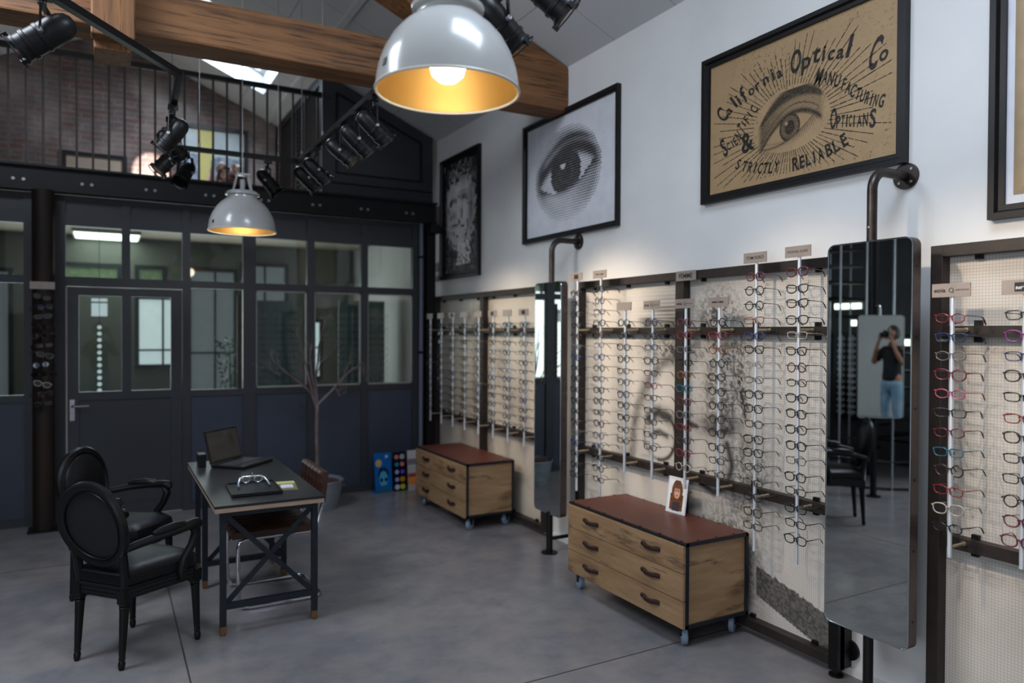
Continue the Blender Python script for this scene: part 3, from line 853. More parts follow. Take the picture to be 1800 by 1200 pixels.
# --- halftone eye print
pt, yc, zc_, w, h = picture('halftone_print', 'white framed print of one eye made of black halftone dots', 'picture', 4.06, 5.37, 2.372, 3.355, .042)
box('sheet', (-.006, -w, -h), (-.003, w, h), 'paper', pt)
def ht_dark(x, y):      # x,y in -1..1
    r = math.hypot(x / .92, y / .95)
    if r > 1: return 0
    d = .40 + .12 * math.sin(3 * x + 2 * y)
    up = .42 - .55 * (x - .05) ** 2 + .10 * x; lo = -.34 + .55 * (x + .1) ** 2 + .1 * x
    d += .72 * math.exp(-((y - up) / .13) ** 2) + .35 * math.exp(-((y - up - .27) / .06) ** 2)
    d += .25 * math.exp(-((y - lo) / .07) ** 2) + .55 * math.exp(-((x + .72) / .16) ** 2 - ((y + .05) / .3) ** 2) + .3 * math.exp(-((x - .75) / .2) ** 2 - ((y - .1) / .15) ** 2)
    if lo < y < up:
        d = .20 + .35 * max(0, x - .4) + .35 * max(0, -x - .45) + .6 * math.exp(-((y - up) / .12) ** 2)
        q = math.hypot(x + .02, (y - .02) * .95)
        if q < .40: d = .80 + .2 * math.sin(q * 30) * .3
        if .33 < q < .42: d = .98
        if q < .17: d = 1.0
        if math.hypot(x + .10, y - .17) < .06: d = .1
    f = min(1, (1 - r) / .16)
    d = max(0, min(1, d)); d = d * d * (3 - 2 * d) * 1.3 + .04
    return min(1.25, d) * (.3 + .7 * f)
mb = MB(); n = 40; rw, rh = w * .80, h * .86
for i in range(n):
    for j in range(n):
        x = (i + .5 + (.5 if j % 2 else 0)) / n * 2 - 1; y = (j + .5) / n * 2 - 1
        dk = ht_dark(x, y)
        if dk < .03: continue
        cw = rw / n * 1.04 * math.sqrt(dk) * 1.05; ch = rh / n * 1.0 * math.sqrt(dk)
        mb._add([Vector((-.0068, -(x * rw * 1.02 - .02 + cw * math.cos(a)), y * rh + ch * math.sin(a))) for a in (0, .785, 1.571, 2.356, 3.142, 3.927, 4.712, 5.498)], [tuple(range(8))])
mb.build('halftone_dots', 'ink', pt, fixn=False)

# --- tall mosaic portrait
pt, yc, zc_, w, h = picture('mosaic_portrait', 'tall narrow black and white mosaic portrait of a face', 'picture', 6.21, 7.13, 2.172, 3.42, .065)
def mosaic(U, V):
    x = U / w; y = V / h
    n = vnoise(x, y, 6, 21); n2 = vnoise(x, y, 21, 22)
    face = np.clip(1.25 - np.hypot((x + .02) / .92, (y - .12) / .70), 0, 1)
    g = .03 + .8 * np.clip(n2 - .4, 0, 1) * (n > .45)
    edge = face + .25 * (n2 - .5)
    g = np.where(edge > .25, (.48 + .34 * np.clip(edge * 1.6 - .3, 0, 1)) * (.85 + .3 * vnoise(x, y, 8, 23)), g)
    for (u, v, su, sv, k) in ((.22, .33, .22, .055, .93), (-.45, .31, .15, .045, .85), (-.40, .03, .12, .07, .6), (-.30, -.15, .26, .035, .85), (.20, .42, .30, .025, .6), (.62, .1, .16, .45, .65), (.1, .75, .5, .12, .6)):
        g = g * (1 - k * blob(x, y, u, v, su, sv))
    neck = (np.abs(x - .2) < .42 - .2 * (y + .9)) & (y < -.42) & (y > -.86); g = np.where(neck, .75 * (.7 + .5 * n2), g)
    g = np.where((vnoise(x, y, 11, 30) > .80), .03, g); g = np.where((x < -.80) | (y > .9), g * .2, g)
    hairp = (n2 > .62) & (edge <= .25); g = np.where(hairp, .28 * n, g)
    return np.repeat(g[..., None], 3, -1) * np.array([1, .98, .97])
print_mesh('mosaic_sheet', mt['print'], pt, -w, w, -h, h, 34, 48, mosaic, plane_at(-.006), flat=True)

# --- parchment picture at the right edge
pt, yc, zc_, w, h = picture('parchment_picture', 'framed brown parchment with a white mat above the nearest rack', 'picture', .72, 1.63, 2.088, 3.28, .055)
box('mat', (-.006, -w, -h), (-.003, w, h), 'paper', pt)
def parch(U, V):
    n = vnoise(U, V, 7, 41) * .6 + vnoise(U, V, 26, 42) * .4
    e = np.clip(np.minimum(w - .03 - np.abs(U), h - .04 - np.abs(V)) / .05, 0, 1)
    c = np.array(lin('b49a76')[:3])[None, None] * (1 + .5 * (n - .5))[..., None]
    return c * (.6 + .4 * e)[..., None]
print_mesh('parchment', mt['print'], pt, -w + .028, w - .028, -h + .035, h - .035, 110, 140, parch, plane_at(-.0075))

# ================================================================== display panels
GX = 3.088
mt['panel_print'] = attr_mat('wired_glass_print', .3, grid=.0125, spec=.5)
WARM = np.array([.68, .635, .58])


def stroke(Y, Z, pts, wd):
    """soft line through pts"""
    D = np.zeros_like(Y)
    for (a, b), (c, d) in zip(pts, pts[1:]):
        vx, vz = c - a, d - b; L2 = vx * vx + vz * vz
        t_ = np.clip(((Y - a) * vx + (Z - b) * vz) / L2, 0, 1)
        D = np.maximum(D, np.exp(-(((Y - a - t_ * vx) ** 2 + (Z - b - t_ * vz) ** 2) / wd ** 2)))
    return D


def patch(Y, Z, y0, y1, z0, z1, e=.05):
    return np.clip((Y - y0) / e, 0, 1) * np.clip((y1 - Y) / e, 0, 1) * np.clip((Z - z0) / e, 0, 1) * np.clip((z1 - Z) / e, 0, 1)


def face_panel2(Y, Z):
    n1 = vnoise(Y, Z, 45, 51); n2 = vnoise(Y, Z, 110, 52); n3 = vnoise(Y, Z, 9, 53)
    tex = .55 + .9 * (n1 * .4 + n2 * .6 > .5)          # printed hair texture
    d = np.zeros_like(Y)
    def add(m, k, tx=1.0):
        nonlocal d
        d = np.maximum(d, 1.25 * k * m * tx)
    hatch = .6 + .6 * (np.sin(Z * 260) > 0)
    add(blob(Y, Z, 3.52, 1.74, .24, .15), .62, hatch); add(blob(Y, Z, 3.10, 1.74, .20, .16), .55, tex); add(blob(Y, Z, 3.45, 1.52, .30, .10), .6, tex)
    add(stroke(Y, Z, [(3.42, 1.52), (3.60, 1.42), (3.73, 1.29), (3.82, 1.14), (3.86, .98), (3.88, .80)], .045), .62, .7 + .5 * n1)
    add(stroke(Y, Z, [(3.95, 1.2), (3.93, 1.0), (3.95, .8)], .05), .28, .6 + .8 * n1)
    # left brow, eye and round lens
    add(stroke(Y, Z, [(3.70, 1.08), (3.60, 1.125), (3.50, 1.09)], .045), .9, .7 + .5 * n1); add(stroke(Y, Z, [(3.66, .985), (3.60, 1.0), (3.53, .98)], .022), .75)
    rr = np.hypot((Y - 3.60) / .150, (Z - .975) / .155)
    add(np.exp(-((rr - 1) / .085) ** 2) * (.45 + .5 * (Y < 3.62)), 1.0, .8 + .3 * n1)
    add(stroke(Y, Z, [(3.44, 1.06), (3.36, 1.09), (3.26, 1.07)], .022), .8)
    # right: hair falling beside the face, dark band of brow and lens, second lens
    add(np.clip(blob(Y, Z, 3.03, 1.36, .16, .30, 14) * 1.6, 0, 1), .46, tex); add(stroke(Y, Z, [(3.16, 1.60), (3.02, 1.48), (2.92, 1.32), (2.88, 1.18)], .03), .75, tex)
    add(np.clip(blob(Y, Z, 3.08, 1.10, .17, .075, -6) * 1.5, 0, 1), .72, .55 + .8 * (n1 * .5 + n2 * .5)); add(stroke(Y, Z, [(3.02, 1.0), (2.98, .88), (3.02, .76), (3.12, .70), (3.22, .74)], .028), .8)
    add(np.clip(blob(Y, Z, 2.88, .80, .17, .28) * 1.5, 0, 1), .40, tex); add(np.clip(blob(Y, Z, 3.02, .34, .24, .3) * 1.5, 0, 1), .44, tex); add(stroke(Y, Z, [(3.2, .52), (3.05, .44), (2.9, .40)], .05), .5, tex)
    add(blob(Y, Z, 3.36, .80, .05, .05), .35); add(stroke(Y, Z, [(3.48, .60), (3.36, .57), (3.24, .60)], .035), .55)
    band = (Y < 2.80) & (Z < .36 - .26 * (2.80 - Y) + .02 * n1) & (Z > .21 - .33 * (2.80 - Y))
    d = np.maximum(d, band * (.74 + .3 * n2))
    return WARM * (1 - .90 * np.clip(d, 0, 1))[..., None]


def face_panel1(Y, Z):
    n1 = vnoise(Y, Z, 30, 61); n2 = vnoise(Y, Z, 70, 62); n3 = vnoise(Y, Z, 4.5, 63)
    d = .35 * n3
    for (y, z, sy, sz, k) in ((6.2, 1.75, .35, .2, .8), (6.25, 1.2, .16, .45, .55), (6.75, 1.25, .12, .5, .4), (5.75, 1.35, .14, .3, .6), (5.55, 1.05, .12, .2, .5), (6.5, .5, .12, .3, .4), (6.0, .55, .12, .28, .6), (5.4, .4, .3, .12, .5), (5.6, .7, .1, .3, .3)):
        d = np.maximum(d, k * blob(Y, Z, y, z, sy, sz) * (.6 + .7 * n1))
    return WARM * np.array([1, .96, .9]) * (1 - .8 * np.clip(d, 0, 1))[..., None]


def face_panel3(Y, Z):
    n1 = vnoise(Y, Z, 25, 71); n3 = vnoise(Y, Z, 4, 73)
    return WARM * (1 - .25 * n3 - .05 * n1)[..., None]


def rack(label, y0, y1, fn, res, posts):
    t_ = thing('display_rack', label, 'display rack', (0, 0, 0))
    t_.location = (GX, (y0 + y1) / 2, .035); yc = (y0 + y1) / 2; H = 1.965; w = (y1 - y0) / 2
    nu = int(2 * w / res); nv = int(H / res)
    fnl = lambda U, V: fn(U + yc, V + .035)
    print_mesh('wired_glass_print', mt['panel_print'], t_, -w + .02, w - .02, .02, H - .02, nu, nv, fnl, lambda U, V: np.stack([np.zeros_like(U), U, V], -1))
    f = .05; x0, x1 = -.055, .03
    MB().box((x0, -w, 0), (x1, -w + f, H)).box((x0, w - f, 0), (x1, w, H)).box((x0, -w + f, H - .048), (x1, w - f, H)).box((x0, -w + f, 0), (x1, w - f, .05)).build('frame', 'frame_steel', t_, bevel=.002)
    for z0, z1 in ((1.585, 1.63), (.715, .765)):
        MB().box((x0 + .004, -w + f, z0), (-.004, w - f, z1)).build('crossbar', 'frame_steel', t_)
    for py in posts: MB().box((x0 + .001, py - yc - .036, .05), (-.002, py - yc + .036, H - .048)).build('centre_post', 'frame_steel', t_)
    edges = [y0 + f] + [p + s for p in posts for s in (-.036, .036)] + [y1 - f]
    for a, b in zip(edges[::2], edges[1::2]):
        for fr_ in (.12, .5, .88):
            for z in (H - .055, 1.64, 1.575, .772, .708, .057):
                y = a + (b - a) * fr_ - yc; MB().box((-.02, y - .014, z - .012), (-.003, y + .014, z + .012)).build('glass_clip', 'black', t_)
    return t_


rack('wide wired-glass eyewear rack printed with a bespectacled face, between the two mirrors', 2.236, 4.474, face_panel2, .0075, [3.365])
rack('wired-glass eyewear rack at the far end beside the dark partition', 4.912, 7.15, face_panel1, .013, [6.03])
rack('wired-glass eyewear rack cut by the right edge, right of the tall mirror', -.412, 1.826, face_panel3, .02, [.707])
fs_ = box('hanging_sign', (-.003, -.085, -.03), (.003, .085, .03), 'sign', loc=(3.026, 3.30, 1.972), bevel=.001)
tag(fs_, 'small grey sign reading FEMME on the top bar of the wide rack', 'sign')
mb = MB(); put_text(mb, 'FEMME', (.12, .028), lambda x, y: (-.0036, -x, y), .02); mb.build('lettering', 'ink', fs_, fixn=False)

# ------------------------------------------------------------------ eyewear
def lens_outline(kind, side, n=26):
    """outline in (y,z) about the lens centre; side=+1 is the outer side"""
    pts = []
    w, h, p = {'round': (.0235, .022, 2.0), 'rect': (.0265, .0165, 3.4), 'soft': (.026, .0205, 2.6), 'cat': (.0265, .019, 2.5), 'oval': (.026, .0175, 2.1)}[kind]
    for i in range(n):
        a = 2 * math.pi * i / n; c, s = math.cos(a), math.sin(a)
        y = w * math.copysign(abs(c) ** (2 / p), c); z = h * math.copysign(abs(s) ** (2 / p), s)
        if kind in ('soft', 'rect', 'cat'): y *= 1 + .10 * (z / h) * (1 if y * side > 0 else .4)
        if kind == 'cat' and y * side > 0 and z > 0: z += .006 * (y * side / w) ** 2
        pts.append((y, z))
    return pts


eye_mesh = {}
def eye_parts(kind, colour):
    k = (kind, colour)
    if k in eye_mesh: return eye_mesh[k]
    sun = kind.endswith('*'); kind = kind.strip('*')
    thick = .0029 if kind in ('soft', 'round', 'cat') else .0023
    fr_ = MB(); ln = MB(); ta = MB(); tb_ = MB(); cy = .0325
    for s in (-1, 1):
        o = lens_outline(kind, s)
        fr_.tube([(0, s * cy + y, z) for y, z in o], thick, 6, closed=True)
        ln._add([Vector((.0004, s * cy + y, z)) for y, z in o], [tuple(range(len(o)))])
        fr_.tube([(0, s * (cy + .0262), .009), (.001, s * (cy + .031), .0105), (.006, s * (cy + .0335), .0105)], [thick, thick * 1.25, thick], 6)
        fr_.tube([(.002, s * .0085, .0), (.006, s * .0075, -.004), (.006, s * .0085, -.011)], .0012, 5)
    fr_.tube([(0, -.0095, .005), (-.001, -.004, .009), (-.001, .004, .009), (0, .0095, .005)], thick * 1.05, 6)
    # temples run back to the wall, the tips curving down
    for q, s in ((ta, 1), (tb_, -1)):
        q.tube([(.005, s * (cy + .0335), .0105), (.04, s * (cy + .034), .0095), (.085, s * (cy + .033), .008), (.103, s * (cy + .032), .005), (.118, s * (cy + .030), -.006), (.132, s * (cy + .028), -.024)],
               [.0034, .0034, .0027, .0029, .0036, .0030], 6, flat=.6)
    fm = mt['eye_' + colour]
    res = []
    for nm, b, m_ in (('frame_front', fr_, fm), ('lenses', ln, mt['sunlens'] if sun else mt['lens']), ('temple', ta, fm), ('temple', tb_, fm)):
        bmesh.ops.recalc_face_normals(b.bm, faces=b.bm.faces)
        me = bpy.data.meshes.new(nm); b.bm.to_mesh(me); b.bm.free(); me.materials.append(m_)
        if nm != 'lenses': me.shade_smooth()
        res.append((nm, me))
    eye_mesh[k] = res; return res


proto = {}
SHAPE = {'round': 'round', 'rect': 'rectangular', 'soft': 'square', 'cat': 'upswept', 'oval': 'oval'}
ORD = ['top', 'second from top', 'third from top', 'fourth from top', 'fifth from top', 'sixth from top', 'seventh from top', 'eighth from top', 'ninth from top', '10th from top', '11th from top', '12th from top',
       '13th from top', '14th from top', '15th from top', '16th from top', '17th from top', '18th from top']
def place_glasses(kind, colour, x, y, z, rz, rx, label, group, ry=0):
    k = (kind, colour)
    if k not in proto:
        o = thing('sunglasses' if '*' in kind else 'eyeglasses', '', 'eyeglasses', (0, 0, 0))
        for nm, me in eye_parts(*k):
            c = bpy.data.objects.new(nm, me); COL.objects.link(c); c.parent = o
        proto[k] = o
    else:
        o = copy_tree(proto[k])
    o.location = (x, y, z); o.rotation_euler = (rx, ry, rz); o['label'] = label; o['category'] = 'eyeglasses'; o['group'] = group
    return o


RODX = 2.935
def rod(y, top, bot, where, sign, zt=None, far=False, sw=.15, sh=.054, logo=None):
    t_ = thing('display_rod', 'upright aluminium eyewear rod with a nameplate, %s' % where, 'display rod', (RODX, y, 0), group='eyewear rods on the wall racks')
    MB().tube([(0, 0, bot), (0, 0, top)], .0085, 14).build('pole', 'rod_alu', t_, smooth=True)
    for z in (1.648, .782):
        if bot < z < top:
            MB().tube([(.004, 0, z), (.098, 0, z)], .0065, 10).tube([(.094, 0, z), (.103, 0, z)], .0095, 10).build('wall_stud', 'brass_stud', t_, smooth=True)
    s = box('nameplate', (-.014, -sw / 2, top - .012), (-.0095, sw / 2, top - .012 + sh), 'sign', t_)
    zc2 = top - .012 + sh / 2; mb = MB(); P = lambda ox: (lambda x, yy: (-.0148, -(x + ox), zc2 + yy))
    if sign == 'etnia':
        put_text(mb, 'etnia', (.05, .016), P(-.043), .02)
        put_text(mb, 'BARCELONA', (.05, .008), P(.045))
        mb.tube([(-.0148, -(a[0] + .002), zc2 + a[1]) for a in [(.0085 * math.cos(q * .524), .0085 * math.sin(q * .524)) for q in range(12)]], .0011, 4, closed=True)
        mb.disc((-.0148, -.011, zc2 - .011), .0018, (-1, 0, 0), 8, .0004)
    elif sign == 'rb':
        mb.box((-.0152, -.03, zc2 - .017), (-.0142, .03, zc2 + .017))
        b2 = MB(); put_text(b2, 'Ray-Ban', (.05, .02), lambda x, yy: (-.0156, -x, zc2 + yy + x * .25), .02); b2.build('logo', 'paper', s, fixn=False)
    elif sign == 'dark':
        mb.box((-.0152, -.026, zc2 - .016), (-.0142, .026, zc2 + .016))
    elif sign == 'line':
        for a, b in ((-.042, -.012), (-.006, .0), (.006, .042)): mb.box((-.0152, a, zc2 - .004), (-.0142, b, zc2 + .004))
    elif sign:
        put_text(mb, sign, (sw * .78, sh * .32), P(0), .01 if len(sign) < 10 else .0)
    if len(mb.bm.verts): mb.build('lettering', 'ink', s, fixn=False)
    else: mb.bm.free()
    return t_


PAL = {'mix': ['black', 'black', 'dark brown', 'black', 'tortoiseshell', 'grey', 'dark blue', 'black'], 'col': ['red', 'dark blue', 'grey', 'crimson', 'pink', 'black', 'crimson', 'turquoise', 'dark brown', 'red', 'clear', 'black'],
       'red': ['crimson', 'red', 'grey', 'black', 'amber', 'turquoise', 'crimson', 'grey', 'red', 'dark brown', 'red', 'clear']}
# y, top, bottom, first z, how many, where, sign, colours, kinds
NEAR = 'of the tall mirror'; NAR = 'of the narrow mirror'
RODS = [
    (1.676, 1.79, .742, 1.696, 12, 'first rod right ' + NEAR, 'etnia', PAL['col'], ['oval', 'rect', 'oval', 'soft', 'oval', 'rect', 'oval', 'rect', 'round', 'rect', 'soft', 'oval']),
    (1.414, 1.79, .77, 1.703, 12, 'second rod right ' + NEAR, 'rb', ['black', 'purple', 'dark blue', 'dark brown', 'black', 'red', 'dark brown', 'black', 'black', 'dark brown', 'crimson', 'crimson'], ['rect', 'soft', 'rect', 'soft', 'rect', 'rect', 'soft', 'rect', 'rect', 'round', 'soft', 'soft']),
    (2.41, 2.012, .507, 1.925, 18, 'first rod left ' + NEAR, 'MICHAEL KORS', ['crimson', 'black', 'black', 'black', 'clear', 'black', 'tortoiseshell', 'dark brown', 'black', 'black', 'black', 'black', 'grey', 'black', 'black', 'black', 'black', 'black'], ['soft', 'cat', 'cat', 'soft', 'rect', 'cat', 'round', 'oval', 'soft', 'soft', 'soft', 'soft', 'rect', 'soft', 'rect', 'soft', 'rect', 'soft']),
    (2.676, 2.005, .502, 1.923, 18, 'second rod left ' + NEAR, 'TOM FORD', ['crimson', 'black', 'black', 'amber', 'dark blue', 'black', 'clear', 'grey', 'black', 'black', 'dark brown', 'black', 'black', 'black', 'dark brown', 'black', 'dark brown', 'black'], ['soft', 'round', 'round', 'rect', 'cat', 'cat', 'oval', 'oval', 'soft', 'soft', 'rect', 'soft', 'soft', 'oval', 'rect', 'soft', 'soft', 'rect']),
    (2.935, 1.785, .735, 1.69, 12, 'third rod left ' + NEAR, 'line', ['black', 'red', 'amber', 'black', 'black', 'black', 'black', 'dark brown', 'black', 'black', 'black', 'dark brown'], ['round', 'soft', 'round', 'round', 'cat', 'round', 'round', 'round', 'soft', 'soft', 'rect', 'oval']),
    (3.198, 1.785, .725, 1.69, 12, 'fourth rod left ' + NEAR, 'etnia', PAL['red'], ['soft', 'soft', 'rect', 'rect', 'soft', 'soft', 'soft', 'soft', 'rect', 'rect', 'soft', 'round']),
    (3.49, 1.785, .725, 1.69, 11, 'fourth rod right ' + NAR, 'etnia', ['tortoiseshell', 'black', 'dark blue', 'dark brown', 'tortoiseshell', 'red', 'dark brown', 'black', 'dark brown', 'black', 'dark brown'], ['round', 'soft', 'rect', 'soft', 'rect', 'rect', 'rect', 'rect', 'rect', 'rect', 'rect']),
    (3.762, 1.785, .725, 1.69, 11, 'third rod right ' + NAR, None, PAL['mix'], ['soft', 'soft', 'soft', 'round', 'rect', 'soft', 'soft', 'soft', 'cat', 'rect', 'rect']),
    (4.03, 2.01, .50, 1.924, 18, 'second rod right ' + NAR, 'line', PAL['mix'], ['soft', 'round', 'rect']),
    (4.31, 2.01, .50, 1.91, 18, 'first rod right ' + NAR, 'dark', PAL['mix'], ['round', 'rect', 'soft', 'oval']),
]
FARW = ['first rod left ' + NAR, 'second rod left ' + NAR, 'third rod left ' + NAR, 'fourth rod left ' + NAR, 'fourth rod from the partition', 'third rod from the partition', 'second rod from the partition', 'first rod from the partition']
for i, y in enumerate((5.06, 5.335, 5.60, 5.885, 6.175, 6.445, 6.72, 7.0)):
    RODS.append((y, 1.775, .71, 1.69, 12, FARW[i], 'dark' if i in (0, 2, 5) else None, PAL['mix'] if i % 3 else ['dark brown', 'black', 'grey', 'dark blue', 'black'], ['soft', 'rect', 'round', 'oval'][i % 4:] + ['soft', 'rect']))
for (y, top_, bot, z0, n, where, sign, cols, kinds) in RODS:
    rod(y, top_, bot, where, sign)
    for k in range(n):
        col = cols[k % len(cols)]; kd = kinds[k % len(kinds)]; z = z0 - .0762 * k
        lab = '%s %s eyeglasses, %s, %s' % (col, SHAPE[kd], ORD[k] if k < n - 1 else 'lowest', where)
        if k == 0: lab = '%s %s eyeglasses, topmost, %s' % (col, SHAPE[kd], where)
        place_glasses(kd, col, RODX - .0125, y + rnd.uniform(-.003, .003), z + rnd.uniform(-.004, .004), R(rnd.uniform(-5, 5)), R(rnd.uniform(-2.5, 2.5)), lab, 'eyeglasses shown on rods')

# ================================================================== mirrors on bent pipes
def wall_mirror(label, y0, y1, z0, z1, fy, fz, post=None):
    xf, xb = 2.850, 2.905; yc = (y0 + y1) / 2; w = (y1 - y0) / 2
    t_ = thing('wall_mirror', label, 'mirror', (0, yc, 0)); t_.location = (WX, yc, z0); xo = WX
    H = z1 - z0; r = .035
    def outline(ins):
        P = []
        for (cy, cz, a0) in ((w - r, H - r, 0), (-w + r, H - r, 90), (-w + r, r, 180), (w - r, r, 270)):
            for k in range(7):
                a = R(a0 + 15 * k); P.append((cy + (r - ins) * math.cos(a), cz + (r - ins) * math.sin(a)))
        return P
    MB().prism([(xf - xo + .002, y, z) for y, z in outline(0)], (xb - xf - .002, 0, 0)).build('casing', 'mirror_frame', t_, smooth=True, ang=.5)
    MB().tube([(xf - xo, y, z) for y, z in outline(.003)], .0035, 6, closed=True).build('rim', 'bevel', t_, smooth=True)
    MB().prism([(xf - xo - .0012, y, z) for y, z in outline(.005)], (.002, 0, 0)).build('mirror_glass', 'mirror', t_)
    px = 2.878 - xo; zz = fz - z0; b = .085
    pts = [(px, fy - yc, H - .01), (px, fy - yc, zz - b)] + [(px + b - b * math.cos(R(a)), fy - yc, zz - b + b * math.sin(R(a))) for a in range(12, 91, 13)] + [(px + b, fy - yc, zz), (-.003, fy - yc, zz)]
    MB().tube(pts, .021, 16).build('bent_pipe', 'pipe', t_, smooth=True)
    MB().tube([(-.012, fy - yc, zz), (0, fy - yc, zz)], .058, 28).build('flange', 'pipe', t_, smooth=True)
    mb = MB()
    for k in range(4): mb.tube([(-.015, fy - yc + .04 * math.cos(k * 1.571 + .78), zz + .04 * math.sin(k * 1.571 + .78)), (-.011, fy - yc + .04 * math.cos(k * 1.571 + .78), zz + .04 * math.sin(k * 1.571 + .78))], .006, 8)
    mb.tube([(px - .022, fy - yc, H + .06), (px - .02, fy - yc, H + .06)], .005, 8)
    mb.build('screws', 'bolt', t_)
    mb = MB()
    for k in range(6):
        z = .12 + (H - .24) * k / 5; mb.tube([(px, -w - .0015, z), (px, -w + .002, z)], .006, 8)
    mb.build('side_holes', 'black', t_)
    if post:       # floor standing pipe below the mirror
        px2 = post[0] - xo; py = post[1] - yc
        MB().tube([(px2, py, -z0 + .006), (px2, py, .02)], post[2], 16).build('foot_pipe', 'steel', t_, smooth=True)
        MB().tube([(px2, py, -z0), (px2, py, -z0 + .008)], .06, 24).build('floor_plate', 'steel', t_, smooth=True)
        if post[3]:
            MB().tube([(px2, py, .105 - z0), (0, py, .105 - z0)], .014, 12).tube([(-.014, py, .105 - z0), (0, py, .105 - z0)], .05, 24).build('wall_brace', 'steel', t_, smooth=True)
    return t_


wall_mirror('tall rounded mirror on a bent steel pipe, the nearer of the two wall mirrors', 1.788, 2.186, .332, 2.028, 1.99, 2.333, (2.878, 1.985, .021, 0))
wall_mirror('narrow rounded mirror on a bent pipe, the farther of the two wall mirrors', 4.392, 4.757, .289, 2.0, 4.567, 2.314, (2.86, 4.55, .024, 1))
pb = thing('floor_post', 'short square steel post on a foot beside the bottom of the tall mirror', 'post', (3.04, 2.262, 0))
MB().box((-.026, -.026, .03), (.026, .026, .62)).build('post', 'steel', pb, bevel=.002)
MB().lathe([(0, 0), (.034, 0), (.034, .008), (.012, .012), (.012, .03), (0, .03)], 20).build('levelling_foot', 'steel', pb, smooth=True)
MB().tube([(.02, -.02, .115), (.08, -.02, .115)], .012, 12).tube([(.066, -.02, .115), (.08, -.02, .115)], .048, 24).build('wall_flange', 'steel', pb, smooth=True)

# small mirror on the other side of the shop, which shows the photographer
C0 = Vector((-.93, 4.47, 1.31)); nrm = Vector((.557, -.830, 0)).normalized(); ang = math.atan2(nrm.y, nrm.x)
t_ = thing('hanging_mirror', 'small rounded mirror hung from a slim steel column, seen in the tall mirror', 'mirror', C0, ang)
w, H, r = .215, .5, .03; P = []
for (cy, cz, a0) in ((w - r, H - r, 0), (-w + r, H - r, 90), (-w + r, -H + r, 180), (w - r, -H + r, 270)):
    for k in range(7): P.append((cy + r * math.cos(R(a0 + 15 * k)), cz + r * math.sin(R(a0 + 15 * k))))
MB().prism([(-.045, y, z) for y, z in P], (.043, 0, 0)).build('casing', 'mirror_frame', t_)
MB().tube([(0, y, z) for y, z in P], .006, 6, closed=True).build('rim', 'bevel', t_, smooth=True)
MB().prism([(-.001, y * .98, z * .99) for y, z in P], (.002, 0, 0)).build('mirror_glass', 'mirror', t_)
MB().tube([(-.03, 0, H - .02), (-.03, 0, H + .06)] + [(-.07 + .04 * math.cos(R(a)), 0, H + .06 + .04 * math.sin(R(a))) for a in range(15, 91, 15)] + [(-.12, 0, H + .1)], .014, 12).build('bent_pipe', 'chrome', t_, smooth=True)
sc2 = thing('steel_column', 'slim round steel column behind the small hanging mirror', 'column', (C0.x - .15 * nrm.x, C0.y - .15 * nrm.y, 0))
MB().tube([(0, 0, 0), (0, 0, zc(C0.x) - .01)], .03, 20).build('shaft', 'steel', sc2, smooth=True)
MB().tube([(0, 0, 0), (0, 0, .01)], .07, 24).build('base_plate', 'steel', sc2, smooth=True)

